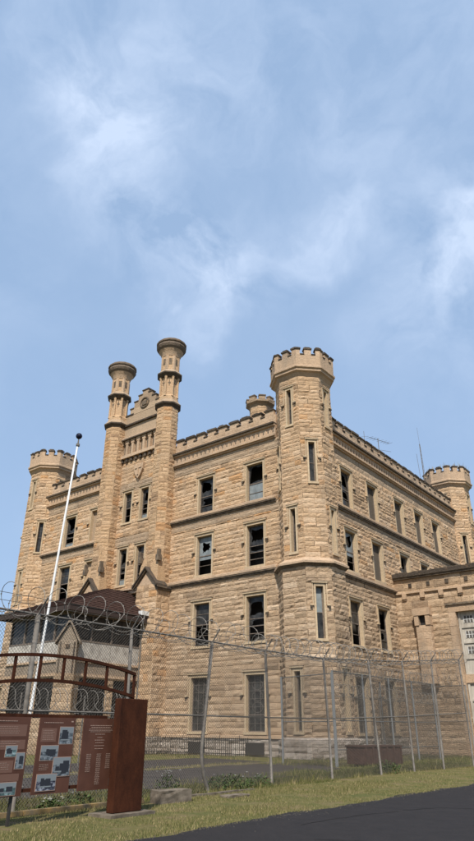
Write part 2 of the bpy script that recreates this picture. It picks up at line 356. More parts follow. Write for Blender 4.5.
# ------------------------------------------------------------------ window builder
def window(fr, uc, w_, zb, zt, style, parent, depth=.34, hood=True, sub=True, trim=None):
    """stone surround + reveal as 'surround', then frame with panes; returns the window part"""
    tr = trim or M_JAMB
    u0, u1 = uc-w_/2, uc+w_/2
    s = MB(); s.m(tr)
    jw = .13
    s.obox(fr, u0-jw, u0, -depth, .05, zb, zt); s.obox(fr, u1, u1+jw, -depth, .075, zb, zt)
    s.obox(fr, u0-jw, u1+jw, -depth, .06, zt, zt+.20)
    s.obox(fr, u0-jw-.04, u1+jw+.04, -depth, .13, zb-.17, zb)
    if hood:
        hw = .15+jw
        s.obox(fr, u0-hw, u1+hw, .0, .15, zt+.20, zt+.29)
        s.m(M_DIRT_SHADE); s.obox(fr, u0-hw-.02, u1+hw+.02, .0, .16, zt+.29, zt+.325); s.m(tr)
        dz = min(1.15, (zt-zb)*.4)
        for a in (u0-hw-.0, u1+hw-.1):
            s.obox(fr, a+.02, a+.08, 0, .10, zt-dz, zt+.20)
            s.obox(fr, a-(.16 if a < uc else 0), a+.1+(0 if a < uc else .16), 0, .17, zt-dz-.11, zt-dz)
        s.m(M_CAP)
        for a in (u0-hw-.08, u1+hw+.08): s.obox(fr, a-.07, a+.07, .0, .19, zt-dz-.24, zt-dz-.14)
    win = s.build('window', parent)
    f = MB(); f.m(M_FRAME); d = -depth+.12; t = .06
    f.obox(fr, u0, u0+t, d-.08, d, zb, zt); f.obox(fr, u1-t, u1, d-.08, d, zb, zt)
    f.obox(fr, u0+t, u1-t, d-.08, d, zb, zb+t); f.obox(fr, u0+t, u1-t, d-.08, d, zt-t, zt)
    g = MB(); g.m(M_GLASS)
    H = zt-zb; W = w_-2*t; gd = d-.045
    def pane(ua, ub, za, zc, mt=M_GLASS): g.m(mt); g.obox(fr, ua, ub, gd-.006, gd, za, zc)
    def shard(ua, ub, za, zc, mt=M_GLASS, nbits=6, jag=(.08, .72)):
        """broken pane: jagged pieces left round the edge"""
        g.m(mt); n = nbits
        cu, cz = (ua+ub)/2+rnd.uniform(-.1, .1)*(ub-ua), (za+zc)/2+rnd.uniform(-.1, .15)*(zc-za)
        rim = []
        for k in range(4*n):
            s_ = k/n; e = int(s_); q = s_-e
            rim.append([(ua+(ub-ua)*q, za), (ub, za+(zc-za)*q), (ub-(ub-ua)*q, zc), (ua, zc-(zc-za)*q)][e])
        ins = []; q_ = rnd.uniform(*jag)
        for _ in rim:
            q_ += rnd.uniform(-.17, .17); q_ = min(jag[1], max(jag[0], q_)); ins.append(q_)
        for k in range(len(rim)):
            a, b = rim[k], rim[(k+1) % len(rim)]; ia, ib = ins[k], ins[(k+1) % len(rim)]
            pa = (a[0]+(cu-a[0])*ia, a[1]+(cz-a[1])*ia); pb = (b[0]+(cu-b[0])*ib, b[1]+(cz-b[1])*ib)
            g.face([fr.p(a[0], gd, a[1]), fr.p(b[0], gd, b[1]), fr.p(pb[0], gd, pb[1]), fr.p(pa[0], gd, pa[1])])
    mid = zb+H*.5; a0, a1 = u0+t, u1-t; b0, b1 = zb+t, zt-t
    if style in ('sash_broken', 'sash_pale_low', 'sash_pale_up', 'sash_open'):
        f.obox(fr, a0, a1, d-.07, d-.005, mid-.035, mid+.035)
        f.obox(fr, a0, a1, d-.06, d-.012, zb+H*.25-.015, zb+H*.25+.015)
        if style == 'sash_broken': shard(a0, a1, mid+.035, b1); pane(a0, a1, b0, zb+H*.22, M_GLASS); shard(a0, a1, zb+H*.25, mid-.035)
        if style == 'sash_pale_low': shard(a0, a1, mid+.035, b1, M_GLASS, 5, (.03, .28)); pane(a0, a1, b0, mid-.035, M_PALE)
        if style == 'sash_pale_up': shard(a0, a1, zb+H*.40, b1, M_PALE, 8)
        if style == 'sash_open':
            pane(a0, a1, mid+.035, b1)
            f.obox(fr, a0, a1, d-.06, d-.012, zb+H*.75-.015, zb+H*.75+.015)
    elif style == 'muntins':
        for q in (.18, .34, .50): f.obox(fr, a0, a1, d-.07, d-.01, zb+H*q-.022, zb+H*q+.022)
        shard(a0, a1, zb+H*.5+.02, b1, M_GLASS, 7, (.08, .5)); shard(a0, a1, zb+H*.34+.02, zb+H*.5-.02, M_GLASS, 3, (.1, .7))
        if rnd.random() < .5: pane(a0, a1, b0, zb+H*.18-.02, M_PALE)
    elif style == 'grille':
        f.m(M_GRILLE); n = max(3, int(W/.09))
        for k in range(1, n): q = a0+W*k/n; f.obox(fr, q-.009, q+.009, d-.03, d-.012, b0, b1)
        k = zb+.15
        while k < zt-.1: f.obox(fr, a0, a1, d-.035, d-.031, k-.009, k+.009); k += .13
        pane(a0, a1, b0, b1)
        gd2 = gd
    elif style == 'ornate':
        f.obox(fr, a0, a1, d-.07, d-.005, zb+H*.28, zb+H*.28+.07)
        f.m(M_GALV)
        for k in range(1, 3): q = a0+W*k/3; f.obox(fr, q-.012, q+.012, d-.03, d+.0, b0, b1)
        for k in range(1, 7): q = zb+H*k/7; f.obox(fr, a0, a1, d-.028, d+.005, q-.012, q+.012)
        for k in range(3):
            cz_ = zb+H*(.42+.2*k)
            pts = [fr.p(uc+W*.3*math.cos(t_), d+.01, cz_+H*.09*math.sin(t_)) for t_ in [2*math.pi*q/14 for q in range(15)]]
            f.tube(pts, .014, 4)
        pane(a0, a1, b0, b1)
    elif style == 'slit':
        f.obox(fr, a0, a1, d-.07, d-.01, mid-.02, mid+.02)
        if rnd.random() < .5: pane(a0, a1, mid+.02, b1, M_GLASS)
        pane(a0, a1, b0, mid-.02, M_GLASS)
    elif style == 'slit_pale':
        f.obox(fr, a0, a1, d-.07, d-.01, mid-.02, mid+.02)
        pane(a0, a1, mid+.02, b1, M_PALE); pane(a0, a1, b0, mid-.02, M_GLASS)
    elif style == 'blind':
        g.m(M_GREY); g.obox(fr, u0, u1, d-.1, d-.02, zb, zt)
    par = win if sub else None
    if sub:
        if style != 'blind': f.build('frame', win)
        if g.f: g.build('pane' if style != 'blind' else 'infill', win)
    else:
        # joined into the one part
        for q in (f, g):
            if q is f and style == 'blind': continue
            me = win.data
            i0 = len(s.v); s.v += q.v
            for ff, mi, t_ in zip(q.f, q.mi, q.t):
                s.m(q.mats[mi]); s.f.append(tuple(k+i0 for k in ff)); s.mi.append(s.cur); s.t.append(t_)
        bpy.data.objects.remove(win); win = s.build('window', parent)
    return win
def hole(uc, w_, zb, zt): return (uc-w_/2-.13, uc+w_/2+.13, zb-.17, zt+.20)

# ------------------------------------------------------------------ ground, roads
def sheet(name, pts, z, mt, kind='structure'):
    b = MB(); b.m(mt); b.face([(x, y, z) for x, y in pts]); o = b.build(name); o['kind'] = kind; return o
sheet('ground', [(-900, -900), (900, -900), (900, 900), (-900, 900)], 0, M_GRASS)
def wavy(xc, y0, y1, amp, st=.35):
    out = []; y = y0
    while y < y1: out.append((xc+rnd.uniform(-amp, amp)+.10*math.sin(y*.9)+.06*math.sin(y*2.3), y)); y += st
    return out+[(xc, y1)]
e = wavy(-8.75, -30, 75, .06, .2)
M_TAR = mat('crack_tar', (.010, .010, .010), .6)
crk = MB(); crk.m(M_TAR)
for x0, y0, a0, n in ((-7.6, 11.5, -.3, 24), (-7.2, 15.0, -1.0, 30), (-6.5, 10.2, -.9, 30)):
    x, y, a = x0, y0, a0; w0 = .012
    for _ in range(n):
        a += rnd.uniform(-.35, .35); nx_, ny_ = x+.14*math.cos(a+1.57), y+.14*math.sin(a+1.57); w1 = rnd.uniform(.006, .016); px, py = math.cos(a), math.sin(a)
        crk.face([(x-px*w0, y-py*w0, .012), (x+px*w0, y+py*w0, .012), (nx_+px*w1, ny_+py*w1, .012), (nx_-px*w1, ny_-py*w1, .012)]); x, y, w0 = nx_, ny_, w1
ck = crk.build('path_cracks'); ck['kind'] = 'structure'
M_GRAV = mat('gravel', (.085, .075, .06), .95)
gv = MB(); gv.m(M_GRAV)
for _ in range(1500):
    y = rnd.uniform(5, 40); x = -8.72+abs(rnd.gauss(0, .10))*(1 if rnd.random() < .85 else 5); r_ = rnd.uniform(.005, .014)
    q = [(x+r_*math.cos(t)*rnd.uniform(.7, 1.2), y+r_*math.sin(t)*rnd.uniform(.7, 1.2), .008) for t in (0, 1.6, 3.1, 4.7)]; tp = (x, y, .008+r_)
    for k in range(4): gv.face([q[k], q[(k+1) % 4], tp])
gvo = gv.build('gravel'); gvo['kind'] = 'stuff'; gvo['label'] = 'loose tan gravel scattered along the edge of the asphalt'; gvo['category'] = 'gravel'
sheet('path', e[:] + [(8, 75), (8, -30)], .008, M_ASPH)
# old road inside the fence, with a worn edge, and the strip of drive by the building
e1 = wavy(-15.4, -12, 24.5, .3, .35); e2 = wavy(-22.0, -12, 31.5, .15, .5)
sheet('road', e1+[(-16.5, 28.5), (-19.5, 31.5)]+list(reversed(e2)), .006, M_ROAD)
sheet('pavement', wavy(-22.75, -12, 31.8, .06, .5)+list(reversed(wavy(-22.35, -12, 31.8, .06, .5))), .010, M_CONC)
e3 = wavy(-23.2, -12, 31.6, .15, .7); e4 = wavy(-29.0, -12, 33.4, .1, .7)
sheet('service_drive', e3+list(reversed(e4)), .006, M_ROAD)

# ------------------------------------------------------------------ the prison building
YF, XF, XW = 36.5, -22.6, -56.1
TC = (-23.22, 37.5)
PB = thing('prison_building', 'castle-like four storey limestone prison block with battlements, octagonal towers and twin tall chimneys', 'building')
ZW4, ZW3, ZW2, ZW1 = (17.3, 20.4), (12.35, 15.45), (7.1, 10.2), (1.45, 4.95)
Z_S1, Z_S2, Z_CB, Z_CT, Z_P = 17.0, 11.8, 22.1, 23.4, 24.8
north = Fr((-56.1, YF), (1, 0))           # u = x + 56.1, facing the camera's left
def U(x): return x+56.1
def storey_wall(fr, ulen, wins, parent, u_start=0, lower_mt=M_LOW, top=Z_CB):
    """wins: list of (uc, w, zb, zt, style)"""
    holes = [hole(*q[:4]) for q in wins]
    b = MB()
    b.m(M_PLINTH); ashlar(b, fr, ulen, 0, 1.12, [hh for hh in holes if hh[2] < 1.0], (.34, .4), (.6, 1.2), .10, M_PLINTH, u_start)
    def band(z0, z1, mt, h=(.26, .42)): ashlar(b, fr, ulen, z0, z1, [hh for hh in holes if hh[2] < z1 and hh[3] > z0], h, (.5, 1.6), .07, mt, u_start)
    band(1.12, 5.6, lower_mt, (.32, .46)); band(5.6, Z_S2, lower_mt, (.28, .42))
    band(Z_S2, Z_S1-.75, M_BLOCK); 
    # smooth stained band under each string, then rock-faced courses
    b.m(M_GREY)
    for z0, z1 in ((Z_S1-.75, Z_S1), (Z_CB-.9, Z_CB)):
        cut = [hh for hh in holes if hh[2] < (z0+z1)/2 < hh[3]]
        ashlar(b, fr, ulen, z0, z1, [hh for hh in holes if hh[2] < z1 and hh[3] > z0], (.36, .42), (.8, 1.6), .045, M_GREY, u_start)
    band(Z_S1, Z_CB-.9, M_BLOCK)
    b.build('wall', parent)
    for q in wins: window(fr, *q, parent)

SW = 1.58
east_bay = [(U(-32.35), SW, *ZW4, 'sash_broken'), (U(-27.3), SW, *ZW4, 'sash_pale_low'),
            (U(-32.35), SW, *ZW3, 'sash_pale_up'), (U(-27.3), SW, *ZW3, 'muntins'),
            (U(-32.45), SW, *ZW2, 'sash_open'), (U(-27.35), SW, *ZW2, 'muntins'),
            (U(-32.5), SW, *ZW1, 'ornate'), (U(-27.4), SW, *ZW1, 'ornate')]
mid_bay = [(U(-41.9), 1.0, 18.3, 21.2, 'sash_open'), (U(-39.7), 1.0, 18.3, 21.2, 'muntins'),
           (U(-41.95), 1.0, 12.7, 15.9, 'muntins'), (U(-39.75), 1.0, 12.7, 15.9, 'sash_open')]
west_bay = [(U(-50.1), SW, *ZW4, 'muntins'), (U(-46.35), 1.2, *ZW4, 'blind'),
            (U(-50.1), SW, *ZW3, 'sash_open'), (U(-46.35), 1.2, *ZW3, 'blind'),
            (U(-50.1), SW, *ZW2, 'sash_open'), (U(-46.35), SW, *ZW2, 'sash_open'), (U(-50.1), SW, *ZW1, 'ornate')]
storey_wall(north, U(-24.6), east_bay+mid_bay+west_bay, PB)
# extra height between the chimneys
def ornament():
    b = MB(); u0, u1 = U(-43.3), U(-37.9)
    ashlar(b, north, u1, Z_CB, 24.7, (), (.32, .4), (.5, 1.1), .05, M_BLOCK, u0)
    b.m(M_TRIM)
    # shield
    uc = U(-40.6); zc = 23.2
    pts = [(-.62, .55), (-.2, .42), (0, .62), (.2, .42), (.62, .55), (.55, -.1), (.3, -.62), (0, -.95), (-.3, -.62), (-.55, -.1)]
    fr_, bk = [north.p(uc+x, .28, zc+z) for x, z in pts], [north.p(uc+x, .03, zc+z) for x, z in pts]
    b.m(M_TRIM); b.face(list(reversed(fr_)))
    for k in range(len(pts)): b.face([fr_[k], fr_[(k+1) % len(pts)], bk[(k+1) % len(pts)], bk[k]])
    b.obox(north, uc-.08, uc+.08, .28, .36, zc-.6, zc+.35); b.obox(north, uc-.42, uc+.42, .28, .35, zc+.05, zc+.18)
    # dentils + lower moulding
    u = u0+.1
    b.m(M_CAP)
    while u < u1-.3: b.obox(north, u, u+.28, .02, .22, 24.35, 24.72); u += .62
    b.m(M_TRIM); b.obox(north, u0, u1, -.3, .34, 24.72, 25.02)
    b.m(M_TRIM); b.obox(north, u0, u1, -.3, -.02, 25.02, 26.6)
    n = 7; st = (u1-u0)/n
    for k in range(n+1):       # colonnettes with pointed heads between
        uu = u0+k*st; b.m(M_TRIM)
        b.obox(north, max(u0, uu-.14), min(u1, uu+.14), -.02, .22, 25.02, 26.2)
        b.obox(north, max(u0, uu-.22), min(u1, uu+.22), -.02, .24, 26.2, 26.42)
        b.obox(north, max(u0, uu-.30), min(u1, uu+.30), -.02, .25, 26.42, 26.6)
    for k in range(n):
        b.m(M_DIRT_SHADE); b.obox(north, u0+k*st+.24, u0+(k+1)*st-.24, -.02, .02, 25.2, 26.2)  # recess shade painted as dark panels
    b.m(M_CAP); b.obox(north, u0, u1, -.3, .42, 26.6, 26.72); b.m(M_TRIM); b.obox(north, u0, u1, -.3, .34, 26.72, 26.95)
    b.m(M_GREY); b.obox(north, u0, u1, -.3, .1, 26.95, 28.15)
    b.m(M_CAP); b.obox(north, u0, u1, -.3, .30, 28.15, 28.32)
    b.m(M_GREY); b.obox(north, u0, u1, -.3, .08, 28.32, 29.35); b.m(M_CAP); b.obox(north, u0, u0+1.2, -.36, .14, 29.35, 29.5)
    b.obox(north, u1-1.2, u1, -.36, .14, 29.35, 29.5)
    b.build('attic_panel', PB)
    g = MB()           # stepped gable
    for k, (hw, z0, z1) in enumerate(((2.0, 29.35, 30.0), (1.5, 30.0, 30.65), (.95, 30.65, 31.2), (.4, 31.2, 31.6))):
        g.m(M_GREY); g.obox(north, uc-hw, uc+hw, -.28, .1, z0, z1)
        g.m(M_CAP)
        nw = (1.5, .95, .4, 0)[k]
        if nw: g.obox(north, uc-hw-.06, uc-nw, -.33, .16, z1, z1+.11); g.obox(north, uc+nw, uc+hw+.06, -.33, .16, z1, z1+.11)
        else: g.obox(north, uc-hw-.06, uc+hw+.06, -.33, .16, z1, z1+.12)
    g.m(M_DIRT_SHADE); pts = [fr for fr in [north.p(uc+.55*math.cos(t), .13, 30.2+.55*math.sin(t)) for t in [2*math.pi*q/12 for q in range(13)]]]
    g.tube(pts, .09, 5)
    g.obox(north, uc-.3, uc+.3, .1, .2, 29.95, 30.4)
    g.build('stepped_gable', PB)
ornament()

def parapet(fr, u0, u1, parent, zb=Z_CB, flip=1):
    c = MB(); c.m(M_TRIM)
    c.obox(fr, u0, u1, -.3, .16, zb, zb+.12); c.obox(fr, u0, u1, -.3, .30, zb+.12, zb+.27)
    c.m(M_TRIM); c.obox(fr, u0, u1, -.3, .10, zb+.27, zb+1.0)
    u = u0+.2                # row of little arches, their holes painted as dark shade
    while u < u1-.2:
        c.m(M_TRIM); c.obox(fr, u-.07, u+.07, .10, .135, zb+.34, zb+.86)
        c.obox(fr, u-.13, u+.13, .10, .13, zb+.76, zb+.9)
        c.m(M_DIRT_SHADE); c.obox(fr, u+.18, u+.29, .10, .112, zb+.5, zb+.70)
        u += .47
    c.m(M_TRIM); c.obox(fr, u0, u1, -.3, .26, zb+1.0, zb+1.14)
    c.m(M_CAP); c.obox(fr, u0, u1, -.3, .42, zb+1.14, zb+1.28)
    c.build('cornice', parent)
    p = MB(); z = zb+1.28
    p.m(M_TRIM); ashlar(p, fr, u1, z, z+.78, (), (.38, .4), (.6, 1.2), .02, M_TRIM, u0)
    n = max(1, round((u1-u0)/1.28)); st = (u1-u0)/n
    p.m(M_TRIM); p.obox(fr, u0, u1, -.34, -.012, z, z+.76)
    for k in range(n):
        a = u0+k*st+.18+rnd.uniform(-.04, .05); b_ = u0+(k+1)*st-.18+rnd.uniform(-.05, .04)
        p.m(M_TRIM); p.obox(fr, a, b_, -.34, .01, z+.785, z+1.22)
        p.m(M_CAP)
        p.obox(fr, a-.07+rnd.uniform(-.04, .04), b_+.07+rnd.uniform(-.04, .04), -.42, .09+rnd.uniform(0, .05), z+1.222, z+1.34+rnd.uniform(-.05, .07)); p.obox(fr, a+.05, b_-.1-rnd.uniform(0, .3), -.3, .04, z+1.3, z+1.43+rnd.uniform(-.03, .06))
        p.obox(fr, a-.45 if k else a-.2, a-.01, -.40, .07, z+.79, z+.90)
    p.build('parapet', parent)
parapet(north, U(-36.2), U(-25.2), PB); parapet(north, U(-54.6), U(-44.9), PB)
def string(fr, u0, u1, z, parent, proj=.28):
    b = MB(); b.m(M_TRIM); b.obox(fr, u0, u1, -.1, proj, z+.12, z+.26); b.obox(fr, u0, u1, -.1, proj*.55, z+.26, z+.38)
    b.m(M_DIRT_SHADE); b.obox(fr, u0, u1, -.1, proj*.9, z+.02, z+.12); b.obox(fr, u0, u1, -.1, proj*.5, z-.12, z+.02)  # dark strips paint the shadow under the string
    b.build('string_course', parent)
for z in (Z_S1, Z_S2): string(north, U(-36.1), U(-25.3), z, PB); string(north, U(-54.4), U(-44.9), z, PB)
b = MB(); b.m(M_TRIM); b.obox(north, U(-54), U(-25.3), 0, .16, 1.06, 1.22); b.build('plinth_moulding', PB)
# basement windows in the plinth
for x in (-32.5, -27.4): b = MB(); b.m(M_IRON); b.obox(north, U(x)-.75, U(x)+.75, .11, .16, .12, .82); b.build('basement_grating', PB)

# east facade
east = Fr((XF, 38.2), (0, 1))
def V(y): return y-38.2
RW = 1.6
ew = []
for yc, sty in ((42.45, ('sash_broken', 'sash_pale_up', 'sash_open', 'ornate')), (46.9, ('grille', 'grille', 'sash_broken', 'ornate')),
                (52.15, ('grille', 'muntins', None, None)), (56.5, ('grille', 'grille', None, None)), (60.7, ('grille', 'grille', None, None))):
    for (zb, zt), s_ in zip(((17.4, 20.5), (12.35, 15.45), (7.05, 10.15), (1.4, 4.9)), sty):
        if s_: ew.append((V(yc), RW, zb, zt, s_))
storey_wall(east, V(67.6), ew, PB)
parapet(east, V(38.9), V(67.2), PB)
for z in (Z_S1, Z_S2): string(east, V(39.0), V(67.2), z, PB)
# roof, added inner box that keeps the rooms dark, closing walls at the back
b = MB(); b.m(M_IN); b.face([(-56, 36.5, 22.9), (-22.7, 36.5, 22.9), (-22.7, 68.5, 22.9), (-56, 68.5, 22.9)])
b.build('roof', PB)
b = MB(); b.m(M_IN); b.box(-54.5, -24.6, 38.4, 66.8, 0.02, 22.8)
b.build('dark_core', PB)
b = MB(); bk = Fr((XF, 68.6), (-1, 0)); ashlar(b, bk, 33.3, 0, 24.6, (), (.5, .7), (1.0, 2.2), .06, M_BLOCK)
wk = Fr((-56.0, 68.6), (0, -1)); ashlar(b, wk, 31.5, 0, 24.6, (), (.5, .7), (1.0, 2.2), .06, M_BLOCK); b.build('wall', PB)

# octagonal towers
def tower(cx, cy, slits, name='tower', belt=True, r0=2.15, r1=2.0, crown_r=2.42):
    root = MB(); frs0, s0 = oct_frames(cx, cy, r0); frs1, s1 = oct_frames(cx, cy, r1)
    for k in range(8):
        lo = [hole(s0/2, q[1], q[2], q[3]) for q in slits if q[0] == k and q[2] < Z_S2]
        hi = [hole(s1/2, q[1], q[2], q[3]) for q in slits if q[0] == k and q[2] > Z_S2]
        ashlar(root, frs0[k], s0, 1.12, 11.55, lo, (.29, .44), (.5, 1.2), .075, M_LOW)
        ashlar(root, frs1[k], s1, 12.0, 26.2, hi, (.27, .42), (.5, 1.2), .065, M_BLOCK)
    t = root.build(name, PB)
    b = MB(); frp, sp = oct_frames(cx, cy, r0+.22)
    for k in range(8): ashlar(b, frp[k], sp, 0, 1.0, (), (.3, .36), (.5, 1.), .09, M_PLINTH)
    b.m(M_PLINTH); b.lathe(cx, cy, [(r0+.20, .98), (r0+.22, 1.06), (r0-.02, 1.2)]); b.build('plinth', t)
    b = MB(); b.m(M_DIRT_SHADE); b.lathe(cx, cy, [(r0-.1, 11.3), (r0+.08, 11.42), (r0+.30, 11.6)])  # shade under the moulding painted into its lower flare
    b.m(M_TRIM); b.lathe(cx, cy, [(r0+.32, 11.6), (r0+.32, 11.74), (r0+.05, 11.92), (r1+.02, 12.06)]); b.build('string_course', t)
    c = MB(); c.m(M_TRIM)
    c.lathe(cx, cy, [(r1-.05, 26.1), (r1+.05, 26.22), (crown_r-.22, 26.45), (crown_r-.05, 26.55), (crown_r-.05, 26.72), (crown_r+.06, 26.8), (crown_r+.06, 26.95), (crown_r-.02, 27.0), (crown_r-.04, 27.05)])
    c.lathe(cx, cy, [(crown_r-.05, 27.04), (crown_r-.03, 27.95)])
    frc, sc = oct_frames(cx, cy, crown_r-.035)
    for k in range(8):
        f_ = frc[k]
        for a, bb in ((-.02, .36), (.72, sc-.72), (sc-.36, sc+.02)):
            c.m(M_TRIM); c.obox(f_, a, bb, -.42, .0+rnd.uniform(-.01, .01), 27.951, 28.44)
            c.m(M_CAP); c.obox(f_, a-.06, bb+.06, -.46, .07, 28.442, 28.56+rnd.uniform(-.03, .04))
            c.obox(f_, a+.04, bb-.06, -.38, .0, 28.5, 28.66+rnd.uniform(-.04, .06))
        for a, bb in ((.37, .71), (sc-.71, sc-.37)):
            c.m(M_CAP); c.obox(f_, a, bb, -.4, .05, 27.952, 28.04)
    c.build('battlement', t)
    for k, w_, zb, zt, st in slits:
        fr_ = (frs0 if zb < Z_S2 else frs1)[k]; side = s0 if zb < Z_S2 else s1
        window(fr_, side/2, w_, zb, zt, st, t, depth=.38, sub=False)
    # an added dark core behind the slits is built below
    return t
# facets: 0=+X, 1=NE.., 6=-Y, 7=diagonal towards the camera, 5=-X-Y
SL = []
for k in (0, 6): SL += [(k, .42, 22.2, 25.2, 'slit'), (k, .42, 12.5, 15.6, 'slit'), (k, .46, 1.5, 4.9, 'slit')]
for k in (4, 2): SL += [(k, .42, 22.2, 25.2, 'slit'), (k, .42, 12.5, 15.6, 'slit')]
SL += [(7, .46, 17.5, 20.6, 'slit'), (7, .5, 6.8, 10.1, 'slit_pale'), (5, .42, 17.5, 20.6, 'slit'), (1, .42, 17.5, 20.6, 'slit')]
tower(*TC, SL, 'corner_tower'); tower(-55.9, 37.5, SL, 'corner_tower'); tower(-23.3, 68.5, SL, 'corner_tower')
for c_ in (TC, (-55.9, 37.5), (-23.3, 68.5)): b = MB(); b.m(M_IN); b.lathe(*c_, [(1.4, .1), (1.4, 27)]); b.build('dark_core', PB)  # added cores keep the slits dark

# chimneys on gabled buttresses
def chimney(cx, cy=36.1):
    r = .93; b = MB(); frs, s_ = oct_frames(cx, cy, r)
    for k in range(8): ashlar(b, frs[k], s_, 11.9, 28.0, (), (.30, .42), (.38, .9), .05, M_CHIM)
    t = b.build('chimney', PB)
    c = MB()
    c.m(M_CAP); c.lathe(cx, cy, [(r-.02, 27.95), (r+.06, 28.1), (r+.25, 28.32), (r+.25, 28.46)]); c.m(M_GREY); c.lathe(cx, cy, [(r+.24, 28.462), (r+.10, 28.62), (r-.06, 28.9)])
    c.m(M_CHIM); c.tone = .6
    c.lathe(cx, cy, [(.86, 28.85), (.86, 29.25), (.735, 29.4), (.735, 31.3)])
    for k in range(8):           # colonnettes at the corners + crosses, incised shade painted dark
        a = R(22.5+45*k); q = .80/math.cos(math.pi/8)
        px, py = cx+q*math.cos(a), cy+q*math.sin(a)
        c.m(M_CHIM); c.lathe(px, py, [(.12, 29.2), (.085, 29.35), (.085, 31.0), (.13, 31.3)], n=6, rot=0)
        fk, ss = oct_frames(cx, cy, .74); c.m(M_DIRT_SHADE)
        c.obox(fk[k], ss/2-.035, ss/2+.035, 0, .02, 30.35, 31.0)
        c.obox(fk[k], ss/2-.12, ss/2+.12, 0, .021, 30.6, 30.72)
    c.m(M_CAP); c.lathe(cx, cy, [(.86, 31.25), (.95, 31.35), (1.15, 31.55), (1.15, 31.68)]); c.m(M_GREY); c.lathe(cx, cy, [(1.14, 31.682), (.98, 31.84), (.85, 32.1)])
    c.m(M_CHIM); c.lathe(cx, cy, [(.80, 32.0), (.80, 33.6), (.85, 33.75)])
    fk, ss = oct_frames(cx, cy, .80)
    for k in range(8):
        c.m(M_TRIM); c.obox(fk[k], -.02, .13, 0, .07, 32.1, 33.55); c.obox(fk[k], ss-.13, ss+.02, 0, .07, 32.1, 33.55)
        c.m(M_DIRT_SHADE); c.obox(fk[k], .19, ss-.19, .0, .015, 32.6, 33.3)  # opening shade painted as a dark panel
    c.build('shaft', t)
    f = MB(); f.m(M_TRIM); f.lathe(cx, cy, [(.84, 33.6), (.90, 33.8), (.98, 34.0), (1.16, 34.3)], n=16, rot=11.25)
    f.m(M_BELL); f.lathe(cx, cy, [(1.16, 34.3), (1.32, 34.48), (1.42, 34.7), (1.36, 34.82), (1.34, 34.92), (1.44, 35.0), (1.44, 35.14), (1.30, 35.3)], n=16, rot=11.25); f.build('chimney_cap', t)
    # broach spurs on top of the square base
    sp = MB(); hw = 1.13; zb = 12.0
    for sx, sy in ((1, -1), (-1, -1)):
        X, Y = cx+sx*hw, cy+sy*hw; sp.m(M_CHIM)
        pts = [(X, Y), (X-sx*.95, Y), (X, Y-sy*.95)]
        n0 = [(p[0], p[1], zb) for p in pts]; top = (cx+sx*.62, cy+sy*.62, 14.9); mid = [(p[0]*.75+(cx+sx*.6)*.25, p[1]*.75+(cy+sy*.6)*.25, 13.6) for p in pts]
        if sx*sy > 0: n0.reverse(); mid.reverse()
        for i in range(3):
            sp.face([n0[i], mid[i], mid[(i+1) % 3], n0[(i+1) % 3]], .3); sp.face([mid[i], top, mid[(i+1) % 3]], .2)
        sp.m(M_DIRT_SHADE); sp.obox(Fr((X-sx*.1, Y), (1, 0)), -.16, .16, -.3, .08, 13.75, 14.25); sp.obox(Fr((X-sx*.1, Y), (1, 0)), -.07, .07, -.3, .05, 14.25, 14.7)
    sp.build('broach', t)
    # square buttress below
    q = MB(); y0 = cy-hw; x0, x1 = cx-hw, cx+hw
    fS = Fr((x0, y0), (1, 0)); fE = Fr((x1, y0), (0, 1)); fW = Fr((x0, YF+.2), (0, -1))
    for f_, ln in ((fS, 2*hw), (fE, YF+.2-y0), (fW, YF+.2-y0)):
        ashlar(q, f_, ln, 0, 1.1, (), (.34, .4), (.5, 1.1), .09, M_PLINTH)
        ashlar(q, f_, ln, 1.1, 11.9, (), (.38, .52), (.5, 1.1), .075, M_LOW if ln > 99 else M_BLOCK)
    q.m(M_TRIM); q.face([fS.p(0, .02, 11.9), fS.p(2*hw, .02, 11.9), fS.p(hw, .02, 13.0)])
    q.build('buttress', t)
    g = MB()         # gable coping: two raking slabs running back to the wall + side eaves
    for sx in (-1, 1):
        for mt, d0, d1, th in ((M_CAP, .34, -.9, .14), (M_DIRT_SHADE, .22, -.9, -.12)):
            g.m(mt); e_ = hw+.28
            a = [(hw+sx*e_, 11.72), (hw, 13.22)]
            lo = min(0, th); hi = max(0, th)
            p = [fS.p(a[0][0], d0, a[0][1]+lo), fS.p(a[1][0], d0, a[1][1]+lo), fS.p(a[1][0], d0, a[1][1]+hi), fS.p(a[0][0], d0, a[0][1]+hi)]
            p2 = [fS.p(a[0][0], d1, a[0][1]+lo), fS.p(a[1][0], d1, a[1][1]+lo), fS.p(a[1][0], d1, a[1][1]+hi), fS.p(a[0][0], d1, a[0][1]+hi)]
            g.face(p); g.face(list(reversed(p2)))
            for i in range(4): g.face([p[i], p2[i], p2[(i+1) % 4], p[(i+1) % 4]])
    g.m(M_CAP); g.box(x1-.1, x1+.26, y0-.1, YF, 11.62, 11.80, .5); g.box(x0-.26, x0+.1, y0-.1, YF, 11.62, 11.80, .5)
    g.m(M_DIRT_SHADE); g.box(x1-.1, x1+.15, y0-.05, YF, 11.45, 11.615, .5); g.box(x0-.15, x0+.1, y0-.05, YF, 11.45, 11.615, .5)
    g.m(M_CAP); g.face([(x0, y0, 11.9), (x1, y0, 11.9), (x1, YF, 11.9), (x0, YF, 11.9)])
    g.build('coping', t)
chimney(-37.05); chimney(-44.1)

